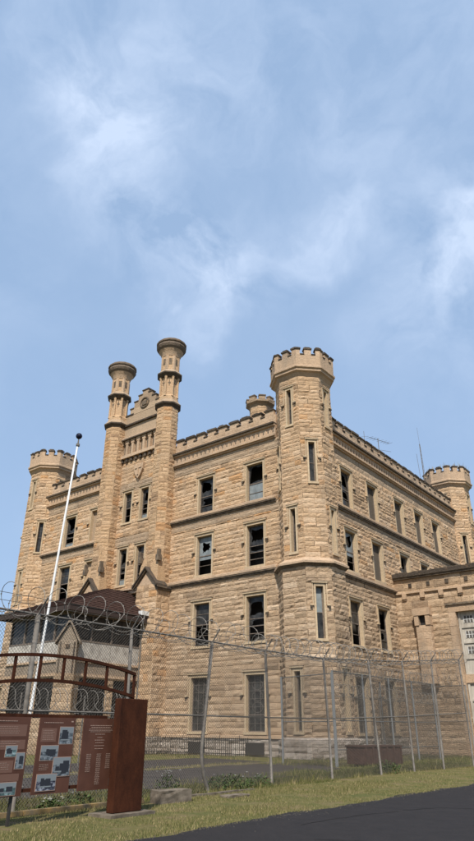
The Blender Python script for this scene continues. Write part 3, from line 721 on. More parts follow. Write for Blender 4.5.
# little roof turret behind the parapet
t = MB(); cx, cy = -28.75, 39.3
frs, s_ = oct_frames(cx, cy, .88)
for k in range(8): ashlar(t, frs[k], s_, 22.9, 26.9, (), (.3, .4), (.5, .9), .04, M_BLOCK)
t = t.build('roof_turret', PB)
b = MB(); b.m(M_GREY); b.lathe(cx, cy, [(.85, 26.7), (1.0, 26.95), (1.2, 27.1), (1.22, 27.25), (.9, 27.3), (.8, 27.45)])
frs, s_ = oct_frames(cx, cy, 1.18)
for k in range(8): hh_ = 27.5+rnd.uniform(-.04, .12); b.obox(frs[k], .2, s_-.2, -.28, .05, 27.256, hh_); b.m(M_BELL); b.obox(frs[k], .17, s_-.17, -.32, .09, hh_+.002, hh_+.12); b.m(M_GREY)
b.build('battlement', t)

# dry weeds growing out of the far tower
w_ = MB(); w_.m(M_BLADE)
for k in range(150):
    a = rnd.uniform(0, 6.28); rr = rnd.uniform(1.7, 2.45); x, y = -23.3+rr*math.cos(a), 68.5+rr*math.sin(a)
    h = rnd.uniform(.15, .6)*(1.3 if rnd.random() < .2 else 1); dx, dy = rnd.uniform(-.25, .25), rnd.uniform(-.25, .25); w0 = .035
    w_.face([(x-w0, y, 28.55), (x+w0, y, 28.55), (x+dx, y+dy, 28.55+h)], rnd.uniform(.6, 1))
tag(w_.build('weeds'), 'dry weeds sprouting on top of the far corner tower', 'weeds', kind='stuff')

# ------------------------------------------------------------------ antennas
a = thing('television_antenna', 'thin television aerial with long crossbar above the roofline of the right facade', 'antenna')
b = MB(); b.m(M_GALV); ax, ay = -25.5, 55.7; b.tube([(ax, ay, 22.9), (ax, ay, 29.1)], .035, 5); b.build('mast', a)
b = MB(); b.m(M_GALV); b.tube([(ax, ay-2.0, 28.5), (ax, ay+2.8, 29.5)], .025, 4)
for q in (-1.9, -1.2, -.5, .5, 1.3, 2.0, 2.7): b.tube([(ax-.4, ay+q, 28.9+q*.21), (ax+.4, ay+q, 28.9+q*.21)], .014, 4)
b.tube([(ax, ay+.4, 27.9), (ax, ay+3, 28.6)], .018, 4); b.build('crossbar', a)
a = thing('radio_mast', 'tall slim radio mast beside the far right tower', 'antenna')
b = MB(); b.m(M_GALV); ax, ay = -24.9, 66.1
for dx, dy in ((.14, 0), (-.1, .12), (-.1, -.12)): b.tube([(ax+dx, ay+dy, 22.9), (ax+dx*.25-.15, ay+dy*.25, 32.0)], .022, 4)
z = 23.5
while z < 31.8:
    q = 1-(z-22.9)/9.1*.75; o_ = -.15*(z-22.9)/9.1
    b.tube([(ax+.14*q+o_, ay, z), (ax-.1*q+o_, ay+.12*q, z+.25), (ax-.1*q+o_, ay-.12*q, z+.5)], .012, 3); z += .5
b.tube([(ax-.15, ay, 32.0), (ax-.2, ay, 34.2)], .014, 4); b.build('lattice', a)
b = MB(); b.m(M_GALV); b.tube([(ax-.1, ay-.8, 22.9), (ax-.25, ay-1.1, 30.4)], .02, 4); b.build('whip', a)
a = thing('whip_antenna', 'short thin whip aerial rising behind the middle of the right parapet', 'antenna')
b = MB(); b.m(M_GALV); b.tube([(-24.5, 50.5, 22.9), (-24.5, 50.5, 27.7)], .02, 4); b.build('mast', a)
b = MB(); b.m(M_GALV); b.tube([(-24.75, 50.3, 27.1), (-24.2, 50.8, 27.15)], .012, 4); b.build('crossbar', a)

# ------------------------------------------------------------------ gatehouse wing on the right
GW = thing('gatehouse', 'low limestone gatehouse wing with dark coping and a tall grey metal gate', 'building')
gf = Fr((XF+.02, 49.5), (1, 0))
def G(x): return x-(XF+.02)
DX0, DX1 = -17.75, -11.9
b = MB(); ashlar(b, gf, G(-5), 0, 11.0, [(G(DX0)-.55, G(DX1)+.55, 0, 10.35)], (.36, .52), (.5, 1.4), .085, M_LOW)
ashlar(b, gf, G(-5), 11.0, 12.8, (), (.42, .5), (.7, 1.4), .06, M_LOW)
ge = Fr((-5, 49.5), (0, 1)); ashlar(b, ge, 14, 0, 12.8, (), (.4, .55), (.6, 1.4), .08, M_LOW)
b.m(M_IN); b.box(-22.4, -5.2, 50.6, 63, 12.5, 12.8); b.box(-22.4, -5.2, 51.2, 51.5, 0, 12.5); b.build('wall', GW)
x = -21.9
while x < -5.4:
    b = MB(); b.m(M_TRIM); b.obox(gf, G(x), G(x)+.36, .02, .24, 11.2, 11.62); b.obox(gf, G(x)+.05, G(x)+.31, .02, .16, 11.08, 11.2); b.build('corbel', GW); x += 1.55
b = MB(); b.m(M_TRIM); b.obox(gf, 0, G(-5)+.2, -.2, .18, 11.62, 11.74)
x = -21.3
b.m(M_CAP)
while x < -5.5: b.obox(gf, G(x), G(x)+.26, .05, .115, 12.1, 12.42); x += 1.55  # dark blocks paint the shade of small frieze holes
b.m(M_DIRT_SHADE); b.obox(gf, -.0, G(-5)+.3, -.3, .26, 12.8, 12.95)
b.m(M_CAP); b.obox(gf, -.0, G(-5)+.35, -.5, .36, 12.95, 13.25); b.box(-5.4, -4.65, 50, 63.5, 12.95, 13.25)
x = -22.3
while x < -5: b.obox(gf, G(x), G(x)+rnd.uniform(.9, 1.4), -.45, .33, 13.25, 13.29+rnd.uniform(0, .05)); x += 1.5
b.build('coping', GW)
# bracketed pilaster with a niche
b = MB(); px = -20.85; f2 = Fr((px, 48.95), (1, 0)); ashlar(b, f2, 1.15, 5.3, 9.0, (), (.5, .6), (.8, 1.3), .03, M_TRIM)
f3 = Fr((px+1.15, 48.95), (0, 1)); ashlar(b, f3, .56, 5.3, 9.0, (), (.5, .6), (.5, .9), .03, M_TRIM)
f4 = Fr((px, 49.51), (0, -1)); ashlar(b, f4, .56, 5.3, 9.0, (), (.36, .46), (.5, .9), .06, M_LOW)
b.m(M_TRIM); b.box(px-.02, px+1.17, 48.9, 49.5, 4.75, 5.3); b.box(px+.1, px+1.05, 49.1, 49.5, 4.45, 4.75)
b.box(px-.05, px+.3, 48.85, 49.5, 9.0, 9.75); b.box(px+.85, px+1.2, 48.85, 49.5, 9.0, 9.75); b.box(px-.1, px+1.25, 48.8, 49.5, 9.75, 10.3)
b.m(M_IRON); b.box(px+.301, px+.849, 49.2, 49.45, 9.0, 9.75); b.build('pilaster', GW)  # near-black fill paints the shade inside the niche
# gate: surround then leaves
b = MB(); b.m(M_TRIM)
z = 0
while z < 10.3:
    h = rnd.uniform(.5, .8); h = min(h, 10.35-z)
    b.obox(gf, G(DX0)-.55, G(DX0), -.7, .06+rnd.uniform(0, .04), z, z+h-.012); b.obox(gf, G(DX1), G(DX1)+.55, -.7, .06+rnd.uniform(0, .04), z, z+h-.012); z += h
b.obox(gf, G(DX0)-.55, G(DX1)+.55, -.7, .08, 9.85, 10.35); b.m(M_DIRT_SHADE); b.obox(gf, G(DX0)-.7, G(DX1)+.7, 0, .2, 10.36, 10.5)
sur = b.build('gate_surround', GW)
gate = thing('gate', None, None); del_keys = None
gate.parent = GW
for z0, z1, lab in ((5.35, 9.84, 'u'), (.1, 4.75, 'l')):
    b = MB(); b.m(M_DOOR); b.obox(gf, G(DX0)+.01, G(DX1)-.01, -.42, -.36, z0, z1)
    nv = 4
    for k in range(nv+1):
        z = z0+(z1-z0)*k/nv; b.obox(gf, G(DX0)+.02, G(DX1)-.02, -.36, -.28, max(z0, z-.07), min(z1, z+.07))
    for x in (-17.7, -14.85, -12.1): b.obox(gf, G(x), G(x)+.16, -.36, -.27, z0, z1)
    b.build('gate_leaf', gate)
    for k in range(nv-1):
        zc = z0+(z1-z0)*(k+1.5)/nv
        for x in (-17.3, -16.0, -14.4, -13.2):
            b = MB()
            b.m(M_IN); b.obox(gf, G(x), G(x)+.7, -.36, -.345, zc-.25, zc+.25)
            b.m(M_WHITE)
            for q in (0, .24, .47, .7): b.obox(gf, G(x)+q-.02, G(x)+q+.02, -.345, -.32, zc-.25, zc+.25)
            b.obox(gf, G(x), G(x)+.7, -.343, -.325, zc-.02, zc+.02)
            b.build('gate_window', gate)
b = MB(); b.m(M_TRIM); b.obox(gf, G(DX0), G(DX1), -.5, -.2, 4.76, 5.34); b.build('transom', gate)
sheet('gate_sill', [(DX0, 48.8), (DX1, 48.8), (DX1, 49.3), (DX0, 49.3)], .012, M_CONC)

# ------------------------------------------------------------------ entrance guard house
GH = thing('guard_house', 'stone entrance guard house with sagging brown shingle roof, white panels and dark glazing', 'building')
gx0, gx1, gy0, gy1 = -44.6, -37.35, 28.3, 35.9
fs = Fr((gx0, gy0), (1, 0)); fe = Fr((gx1, gy0), (0, 1)); fw = Fr((gx0, gy1), (0, -1))
def ghwall(fr, ln, wins):
    b = MB(); hs = [(a, c, 2.2, 4.7) for a, c in wins]
    ashlar(b, fr, ln, 0, 4.9, hs, (.38, .5), (.5, 1.2), .07, M_LOW)
    b.m(M_PIER); ashlar(b, fr, ln, 4.9, 5.75, (), (.8, .86), (1.2, 2.4), .02, M_PIER)
    b.m(M_TRIM); b.obox(fr, 0, ln, -.1, .10, 4.82, 5.0); b.obox(fr, 0, ln, -.1, .12, 5.72, 5.86)
    b.build('wall', GH)
    b = MB(); n = max(2, round(ln/1.7)); 
    for k in range(n): b.m(M_OFFW); b.obox(fr, ln*k/n+.02, ln*(k+1)/n-.02, -.08, -.01, 5.86, 7.1)
    b.build('white_panel', GH)
    b = MB(); b.m(M_FRAME)
    for k in range(n+1): q = min(max(ln*k/n, .06), ln-.06); b.obox(fr, q-.06, q+.06, -.12, .01, 7.1, 9.0)
    b.obox(fr, 0, ln, -.12, .015, 7.1, 7.2); b.obox(fr, 0, ln, -.12, .015, 8.9, 9.2); g_ = b.build('window', GH)
    b = MB(); b.m(M_GLASS); b.obox(fr, .1, ln-.1, -.09, -.08, 7.2, 8.9); b.build('pane', g_)
    for a, c in wins:
        b = MB(); b.m(M_IRON); d = -.16
        k = a
        while k <= c: b.obox(fr, k-.02, k+.02, d, d+.04, 2.2, 4.7); k += .17
        for z in (2.8, 3.45, 4.1): b.obox(fr, a, c, d-.01, d+.045, z-.03, z+.03)
        g_ = b.build('window', GH)
        b = MB(); b.m(M_GLASS); b.obox(fr, a, c, d-.1, d-.06, 2.2, 4.7); b.build('pane', g_)
ghwall(fs, gx1-gx0, [(.9, 3.2), (4.2, 6.6)]); ghwall(fe, gy1-gy0, [(1.2, 3.6), (4.3, 6.6)]); ghwall(fw, gy1-gy0, [])
b = MB(); b.m(M_IN); b.box(gx0+.6, gx1-.6, gy0+.6, gy1, .05, 8.9); b.build('dark_core', GH)  # added box keeps the guard house interior dark
# hipped roof: eaves sag, uneven shingles
r = MB(); r.m(M_SHING)
ex0, ex1, ey0 = gx0-.75, gx1+.75, gy0-.85
ez = 9.35; rx0, rx1, ry, rz = gx0+2.9, gx1-2.6, gy0+5.2, 11.7
def rowquad(a0, a1, b0, b1, n, m_):
    """shingled slope between eave line a0-a1 and ridge line b0-b1"""
    a0, a1, b0, b1 = map(Vector, (a0, a1, b0, b1))
    nrm = (a1-a0).cross(b0-a0).normalized()
    for i in range(n):
        t0, t1 = i/n, (i+1)/n+.01
        for j in range(m_):
            s0, s1 = j/m_, (j+1)/m_
            P = lambda s, t, h: (a0.lerp(a1, s)).lerp(b0.lerp(b1, s), min(t, 1))+nrm*h
            k = rnd.uniform(.0, .02); q = -.04*math.sin(math.pi*s0)
            lo = [P(s0, t0, .05+k), P(s1, t0, .05+k), P(s1, t1, .015), P(s0, t1, .015)]
            r.face(lo, rnd.random()); r.face([P(s0, t0, -.02), P(s1, t0, -.02), P(s1, t0, .05+k), P(s0, t0, .05+k)], .3)
rowquad((ex0, ey0, ez), (ex1, ey0, ez), (rx0, ry, rz), (rx1, ry, rz), 14, 30)
rowquad((ex1, ey0, ez), (ex1, gy1-.6, ez-.05), (rx1, ry, rz), (rx1, gy1-.0, rz), 14, 28)
rowquad((ex0, gy1, ez), (ex0, ey0, ez), (rx0, gy1, rz), (rx0, ry, rz), 14, 28)
rowquad((rx0, ry, rz), (rx1, ry, rz), (rx0, gy1, rz+.1), (rx1, gy1, rz+.1), 5, 14)
roof = r.build('roof', GH)
b = MB(); b.m(M_SOFF); b.box(ex0+.03, ex1-.03, ey0+.03, ey0+.1, ez-.38, ez-.03); b.box(ex1-.1, ex1-.03, ey0+.1, gy1-.6, ez-.38, ez-.03); b.box(ex0+.03, ex0+.1, ey0+.1, gy1, ez-.38, ez-.03)
b.box(ex0+.1, ex1-.1, ey0+.1, gy1-.7, ez-.2, ez-.14); b.build('fascia', roof)
b = MB(); b.m(M_TRIM); b.obox(north, U(-42.9), U(-38.3), .0, .55, 11.72, 12.0); b.obox(north, U(-42.9), U(-38.3), 0, .75, 12.0, 12.12); b.build('flashing', roof)
b = MB(); b.m(M_GALV); b.lathe(-40.1, 34.2, [(.25, 10.4), (.25, 10.95), (.75, 11.0), (.72, 11.12), (.3, 11.28)], n=14, apothem=False); b.build('roof_vent', roof)
b = MB(); b.m(M_WHITE); b.box(ex1-.35, ex1+.08, gy1-1.7, gy1-.55, ez+.1, ez+.42); b.build('loose_flashing', roof)
# corner pier with gabled top
pr = MB(); pcx, pcy = gx1-.3, gy0+.3
dv = Vector((1, -1, 0)).normalized(); tv = Vector((1, 1, 0)).normalized()
fp = Fr((pcx+dv.x*.95-tv.x*.62, pcy+dv.y*.95-tv.y*.62), (tv.x, tv.y))
ashlar(pr, fp, 1.24, 0, 4.9, (), (.4, .5), (.5, 1.2), .06, M_LOW); ashlar(pr, fp, 1.24, 4.9, 7.0, (), (.6, .7), (1.2, 1.3), .02, M_PIER)
for o_, dr in ((fp.p(1.24, 0, 0), (-dv.x, -dv.y)), (fp.p(0, -1.0, 0), (dv.x, dv.y))):
    ff = Fr((o_[0], o_[1]), dr); ashlar(pr, ff, 1.0, 0, 4.9, (), (.4, .5), (.5, 1.0), .05, M_LOW); ashlar(pr, ff, 1.0, 4.9, 7.0, (), (.6, .7), (.9, 1.1), .02, M_PIER)
pr.m(M_PIER); pr.face([fp.p(0, 0, 7.0), fp.p(1.24, 0, 7.0), fp.p(.62, 0, 8.1)], .6)
for sx in (0, 1):
    a = (-.22 if sx == 0 else 1.46, 6.75); c = (.62, 8.25)
    p = [fp.p(a[0], .2, a[1]), fp.p(c[0], .2, c[1]), fp.p(c[0], .2, c[1]+.2), fp.p(a[0], .2, a[1]+.2)]
    p2 = [fp.p(a[0], -1.0, a[1]), fp.p(c[0], -1.0, c[1]), fp.p(c[0], -1.0, c[1]+.2), fp.p(a[0], -1.0, a[1]+.2)]
    pr.face(p, .4); pr.face(p2, .4)
    for i in range(4): pr.face([p[i], p2[i], p2[(i+1) % 4], p[(i+1) % 4]], .5)
pr.m(M_CAP); pr.obox(fp, .5, .78, 0, .06, 6.5, 6.75); pr.obox(fp, .1, .2, 0, .04, 4.9, 6.9); pr.obox(fp, 1.04, 1.14, 0, .04, 4.9, 6.9)
pr.build('corner_pier', GH)
# downpipe between guard house and buttress
b = MB(); b.m(M_GALV); b.tube([(gx1+.35, gy1-1.1, 9.0), (gx1+.15, gy1-1.0, 8.2), (gx1+.15, gy1-1.0, .1)], .07, 8); b.build('downpipe', GH)

# ------------------------------------------------------------------ flagpole
fp_ = thing('flagpole', 'tall slender white flagpole with a dark ball on top', 'flagpole')
b = MB(); b.m(M_WHITE); b.tube([(-17.44, 12.0, 0), (-17.44, 12.2, 3.6), (-17.44, 12.56, 10.85)], .052, 10, r1=.03); b.build('pole', fp_, True)
b = MB(); b.m(M_NAVY)
prof = [(.115*math.sin(math.pi*k/10)+.001, 11.2-.115*math.cos(math.pi*k/10)) for k in range(11)]
b.lathe(-17.44, 12.57, prof, 14, 0, False); b.build('ball', fp_, True)
b = MB(); b.m(M_GALV); b.lathe(-17.44, 12.57, [(.07, 10.8), (.07, 10.88), (.03, 10.9), (.02, 11.09)], 10, 0, False); b.build('truck', fp_)
b = MB(); b.m(M_GALV); b.lathe(-17.44, 12.0, [(.2, 0), (.2, .12), (.1, .2)], 12, 0, False); b.build('base_collar', fp_)

# ------------------------------------------------------------------ corten sign
SG = thing('information_sign', 'rust coloured corten steel information sign with three brown panels, wide end post and arched top', 'sign')
XP = -11.5
def post(y0, y1):
    b = MB(); b.m(M_CORTEN); b.box(-11.34, -11.14, y0, y1, .06, 2.19)
    p_ = b.build('post', SG)
    b = MB(); b.m(M_CONC); b.box(-11.62, -10.92, y0-.22, y1+.2, -.1, .055); b.build('footing', p_)
    md = p_.modifiers.new('bevel', 'BEVEL'); md.width = .012; md.segments = 2
post(10.0, 10.80); post(6.05, 6.85)
def hz_(y): return 2.95-.0485*(y-8.55)**2
ys = [6.4+k*.2 for k in range(int((10.69-6.4)/.2)+1)]+[10.69]
for off, nm in ((0, 'arch_rail'), (-.48, 'arch_rail')):
    b = MB(); b.m(M_CORTEN)
    for ya, yb in zip(ys, ys[1:]):
        za, zb = hz_(ya)+off, hz_(yb)+off
        for s_ in (-1,):
            p = [(XP+.03, ya, za-.03), (XP+.03, yb, zb-.03), (XP+.03, yb, zb+.03), (XP+.03, ya, za+.03)]
            q = [(XP-.05, y_, z_) for _, y_, z_ in p]
            b.face(p); b.face(list(reversed(q)))
            for i in range(4): b.face([p[i], q[i], q[(i+1) % 4], p[(i+1) % 4]])
    b.build(nm, SG)
for y in (6.45, 6.93, 7.5, 8.08, 8.66, 9.24, 9.84, 10.42, 10.67):
    b = MB(); b.m(M_CORTEN); z0 = hz_(y)-.45 if 6.5 < y < 10.6 else 2.19; b.box(XP-.035, XP+.02, y-.022, y+.022, z0, hz_(y)-.03); b.build('arch_strut', SG)
# horizontal rail and brackets
b = MB(); b.m(M_CORTEN); b.box(XP-.08, XP-.02, 6.86, 9.98, 1.79, 1.85); b.box(XP-.08, XP-.02, 6.86, 9.98, .52, .58); b.build('cross_rail', SG)
for z in (1.68, .60):
    b = MB(); b.m(M_IRON); b.box(XP+.02, -11.34, 10.16, 10.22, z-.03, z+.03); b.box(XP+.019, XP+.06, 10.12, 10.24, z-.07, z+.07); b.build('bracket', SG)
def text_rows(b, y0, y1, z, n, h=.008, gap=.026, centre=False, fill=.9):
    for k in range(n):
        zz = z-k*gap; ln = (y1-y0)*rnd.uniform(fill-.15, fill)
        a = (y0+y1)/2-ln/2 if centre else y0
        end = a+ln
        while a < end:
            wd = rnd.uniform(.018, .06); e = min(a+wd, end); b.box(XP+.02, XP+.0225, a, e, zz-h/2, zz+h/2, .5); a = e+.012
def panel(y0, y1, which):
    b = MB(); b.m(M_PANEL); b.box(XP-.01, XP+.018, y0, y1, .47, 1.79)
    p_ = b.build('panel', SG)
    tx = MB(); tx.m(M_TEXT); w_ = y1-y0
    lay = [0]
    def pic(ya, yb, za, zb, mt, ph):
        lay[0] += 1; X0 = XP+.018+.003*lay[0]; w2, h2 = yb-ya, zb-za
        q = MB(); q.m(M_TEXT); q.box(XP+.018, X0, ya-.01, yb+.01, za-.01, zb+.01); q.m(mt); q.box(X0, X0+.0012, ya, yb, za, zb)
        q.m(M_PICL); q.box(X0+.0012, X0+.0018, ya, yb, za+h2*rnd.uniform(.55, .68), zb)
        q.m(M_PICD)
        for k in range(4):
            a = ya+w2*rnd.uniform(0, .6); q.box(X0+.0018+k*.0002, X0+.0021+k*.0002, a, min(yb, a+w2*rnd.uniform(.15, .4)), za+h2*rnd.uniform(.1, .4), za+h2*rnd.uniform(.5, .85))
        q.m(M_PICL); q.box(X0+.003, X0+.0032, ya+w2*.1, ya+w2*rnd.uniform(.5, .8), za+h2*.2, za+h2*.28)
        q.build('photograph', p_)
    def patch(ya, yb, za, zb):
        tx.m(M_PANEL2); tx.box(XP+.018, XP+.0195, ya, yb, za, zb); tx.m(M_TEXT)
    if which == 3:
        text_rows(tx, y0+.12, y1-.1, 1.655, 2, .014, .035, True); text_rows(tx, y0+.12, y1-.1, 1.585, 3, .009, .024, True, .95)
        for z, f_ in ((1.49, .30), (1.43, .18), (1.38, .34), (1.33, .28), (1.275, .34), (1.22, .30)):
            c = (y0+y1)/2; text_rows(tx, c-w_*f_/2, c+w_*f_/2, z, 1, .012, .02, True, .98)
        for c, n in ((y0+.2, 13), (y0+.47, 22), (y0+.72, 11)):
            text_rows(tx, c-.07, c+.07, 1.12, n, .009, .026, True, .9)
        tx.box(XP+.018, XP+.021, y1-.1, y1-.05, 1.72, 1.745)
    elif which == 2:
        text_rows(tx, y0+.1, y1-.22, 1.70, 1, .014, .03); tx.box(XP+.018, XP+.021, y1-.1, y1-.05, 1.71, 1.735)
        patch(y0+.06, y0+.42, 1.36, 1.6); text_rows(tx, y0+.1, y0+.4, 1.56, 6, .008, .032)
        pic(y0+.50, y0+.83, 1.32, 1.62, M_PIC1, 0); pic(y0+.10, y0+.50, 1.04, 1.29, M_PIC1, 0); pic(y0+.42, y0+.83, .76, 1.08, M_PIC1, 0); pic(y0+.08, y0+.52, .53, .80, M_PIC3, 0)
        text_rows(tx, y0+.1, y0+.34, .97, 4, .008, .03)
    else:
        text_rows(tx, y0+.1, y1-.15, 1.72, 1, .014, .03); patch(y0+.05, y1-.06, 1.46, 1.66); text_rows(tx, y0+.1, y1-.1, 1.62, 4, .008, .036)
        patch(y0+.05, y1-.06, 1.24, 1.40); text_rows(tx, y0+.1, y1-.1, 1.37, 3, .008, .036)
        pic(y0+.40, y0+.64, 1.12, 1.30, M_PIC2, 0); pic(y0+.64, y0+.82, .92, 1.18, M_PIC1, 0)
        patch(y0+.05, y0+.60, .86, 1.06); text_rows(tx, y0+.08, y0+.58, 1.02, 4, .008, .034); patch(y0+.05, y1-.1, .72, .84)
        pic(y0+.36, y0+.72, .50, .70, M_PIC2, 0)
    tx.build('lettering', p_)
panel(9.33, 10.24, 3)
panel(8.24, 9.10, 2); panel(7.16, 8.02, 1)
b = MB(); b.m(M_CORTEN); b.box(XP-.09, XP-.03, 7.2, 7.26, 0, 1.8); b.build('leg', SG)
b = MB(); b.m(M_IRON); b.box(XP-.09, XP-.03, 7.85, 7.89, 0, .5); b.build('leg', SG)

# ------------------------------------------------------------------ curb edging, blocks
b = MB(); b.m(M_YEL)
y = 3.0
while y < 12.35:
    ln = rnd.uniform(1.6, 2.2); e_ = min(y+ln, 12.35); z = .08+rnd.uniform(-.012, .012); b.box(-12.79, -12.64, y, e_-.02, -.05, z); y = e_
tag(b.build('kerb'), kind='structure')
b = MB(); b.m(M_CONC); y = 13.6
while y < 16.3: b.box(-12.75+.03*math.sin(y), -12.62+.03*math.sin(y), y, y+.78, -.05, .06+rnd.uniform(-.01, .01)); y += .8
tag(b.build('kerb'), kind='structure')
def rock(name, cx, cy, lx, ly, lz, rz, mt, lab, group=None):
    b = MB(); b.m(mt); ca, sa = math.cos(rz), math.sin(rz); n = 4; gr = {}
    def P(i, j, k):
        key = (i, j, k)
        if key not in gr:
            x, y, z = (i/n-.5)*lx, (j/n-.5)*ly, k/n*lz
            x += rnd.uniform(-.01, .01); y += rnd.uniform(-.01, .01); z += rnd.uniform(-.008, .008)
            if k == n and (i in (0, n) or j in (0, n)): z -= rnd.uniform(.0, .02)
            gr[key] = (cx+x*ca-y*sa, cy+x*sa+y*ca, z-.02)
        return gr[key]
    for i in range(n):
        for j in range(n):
            b.face([P(i, j, n), P(i+1, j, n), P(i+1, j+1, n), P(i, j+1, n)], .6)
            for k_, (f1) in enumerate((0, n)):
                b.face([P(i, f1, j), P(i+1, f1, j), P(i+1, f1, j+1), P(i, f1, j+1)], .4); b.face([P(f1, i, j), P(f1, i+1, j), P(f1, i+1, j+1), P(f1, i, j+1)], .4)
    return tag(b.build(name), lab, 'block', group)
rock('concrete_block', -12.25, 12.85, .42, .95, .30, -.15, M_CONC, 'weathered concrete block lying in the grass right of the rust steel post')
rock('concrete_slab', -11.9, 14.9, .35, .8, .09, -.1, M_CONC, 'low broken concrete slab in the grass below the fence')

# ------------------------------------------------------------------ fences
def chain_mesh(p0, p1, z0, z1, parent, sp=.085, r=.0041, sag=0, name='chain_link_mesh'):
    """diagonal wires of a chain-link panel between two ground points"""
    P0, P1 = Vector((*p0, 0)), Vector((*p1, 0)); ln = (P1-P0).length; d = (P1-P0)/ln; n = Vector((d.y, -d.x, 0)); H = z1-z0
    b = MB(); b.m(M_WIRE)
    def wire(u0, v0, u1, v1, off):
        A = P0+d*u0+Vector((0, 0, z0+v0)); B = P0+d*u1+Vector((0, 0, z0+v1))
        t = (B-A).normalized(); s_ = t.cross(n); i = len(b.v)
        for q in (A, B):
            for k in range(3):
                a = 2*math.pi*k/3; b.v.append(tuple(q+n*(off+r*math.cos(a))+s_*r*math.sin(a)))
        for k in range(3): b.f.append((i+k, i+(k+1) % 3, i+3+(k+1) % 3, i+3+k)); b.mi.append(0); b.t.append(.5)
    q = -H
    while q < ln:
        u0 = max(0, q); v0 = u0-q; u1 = min(ln, q+H); v1 = u1-q
        if u1 > u0: wire(u0, v0, u1, v1, .004); wire(u0, H-v0, u1, H-v1, -.004)
        q += sp
    return b.build(name, parent)
def coil(pts, rad, pitch, r, parent, name='razor_wire', seed=1, squash=1.0):
    rr = random.Random(seed); b = MB(); b.m(M_RAZOR); seg = 18; path = []
    for (a, c) in zip(pts, pts[1:]):
        a, c = Vector(a), Vector(c); ln = (c-a).length; d = (c-a)/ln; side = Vector((d.y, -d.x, 0)).normalized(); n = max(1, int(ln/pitch))
        for k in range(n):
            R_ = rad*rr.uniform(.88, 1.12); tl = rr.uniform(-.25, .25); du = rr.uniform(-.1, .1)
            for s_ in range(seg):
                t = s_/seg; an = 2*math.pi*t+rr.uniform(-.03, .03)
                path.append(a+d*((k+t)*ln/n+du+tl*R_*math.sin(an)+.22*math.cos(an)*pitch)+side*R_*math.cos(an)+Vector((0, 0, R_*math.sin(an)*squash)))
    b.tube(path, r, 4)
    # barbs
    for k in range(0, len(path)-1, 2):
        p = path[k]; t = (path[k+1]-p).normalized(); u = t.orthogonal().normalized()*.022
        b.face([p-t*.02+u*.2, p+u, p+t*.02+u*.2], .5); b.face([p-t*.02-u*.2, p-u, p+t*.02-u*.2], .5)
    return b.build(name, parent)
FX = -13.2
FN = thing('chain_link_fence', 'tall galvanised chain link fence topped with razor wire coils along the grass', 'fence')
posts = [(3.5, 0, 0, 4.02, 0), (6.1, 0, 0, 4.02, 0), (9.05, .0, -.03, 4.02, 0), (12.1, 0, -.08, 4.02, 0), (15.35, -.04, .07, 4.02, 0), (18.4, -.1, -.12, 4.02, 0),
         (22.1, -.05, -.12, 4.05, 0), (25.9, 0, -.35, 4.25, 0), (28.9, 0, -.1, 4.45, .05), (31.7, 0, 0, 4.7, .25), (34.6, 0, 0, 4.95, .6)]
for k, (y, dx, dy, h, ox) in enumerate(posts):
    b = MB(); b.m(M_GALV); X = FX+ox
    if y == 15.35:    # the bent post: kinked near its foot, leaning above
        b.tube([(FX, 15.35, 0), (FX, 15.26, .18), (FX+.01, 15.12, .42), (FX+.02, 15.02, .75), (FX+.01, 15.0, 1.1), (FX-.02, 15.2, 2.4), (FX-.04, 15.42, 4.0)], .05, 8)
    else: b.tube([(X, y, 0), (X+dx*.4, y+dy*.5, 2), (X+dx, y+dy, h)], .045 if y != 9.05 else .06, 8)
    p_ = b.build('post', FN, True)
    if y == 15.35: p_['label'] = 'galvanised post bent near its foot and leaning'
    b = MB(); b.m(M_GALV); b.tube([(X+dx, y+dy, h-.02), (X+dx+.3, y+dy, h+.36)], .022, 5); b.build('arm', p_)
tops = [(FX+ox+dx, y+dy, h) for y, dx, dy, h, ox in posts]
b = MB(); b.m(M_GALV); b.tube(tops, .026, 6); b.build('top_rail', FN)
b = MB(); b.m(M_GALV); b.tube([(FX+ox+dx*.4, y+dy*.5, h*.485) for y, dx, dy, h, ox in posts], .024, 6); b.build('middle_rail', FN)
for zz in (.18, .32):
    b = MB(); b.m(M_WIRE); b.tube([(FX+ox+zz*.75, y, h+zz+rnd.uniform(-.02, .02)) for y, _, _, h, ox in posts], .006, 4); b.build('strand', FN)
for a_, c_ in zip(posts, posts[1:]): chain_mesh((FX+a_[4], a_[0]), (FX+c_[4], c_[0]), .03, (a_[3]+c_[3])/2-.02, FN)
coil([(FX+.15, 3.5, 4.25), (FX+.15, 17.5, 4.25)], .38, .62, .0085, FN, seed=3)
coil([(FX-.05, 3.5, 4.12), (FX-.05, 20.5, 4.12)], .27, .9, .007, FN, seed=8)
coil([(FX+.15, 17.5, 4.15), (FX+.15, 25.9, 4.4), (FX+.2, 28.9, 4.6), (FX+.4, 31.7, 4.85), (FX+.75, 34.6, 5.1)], .33, .46, .012, FN, seed=4)
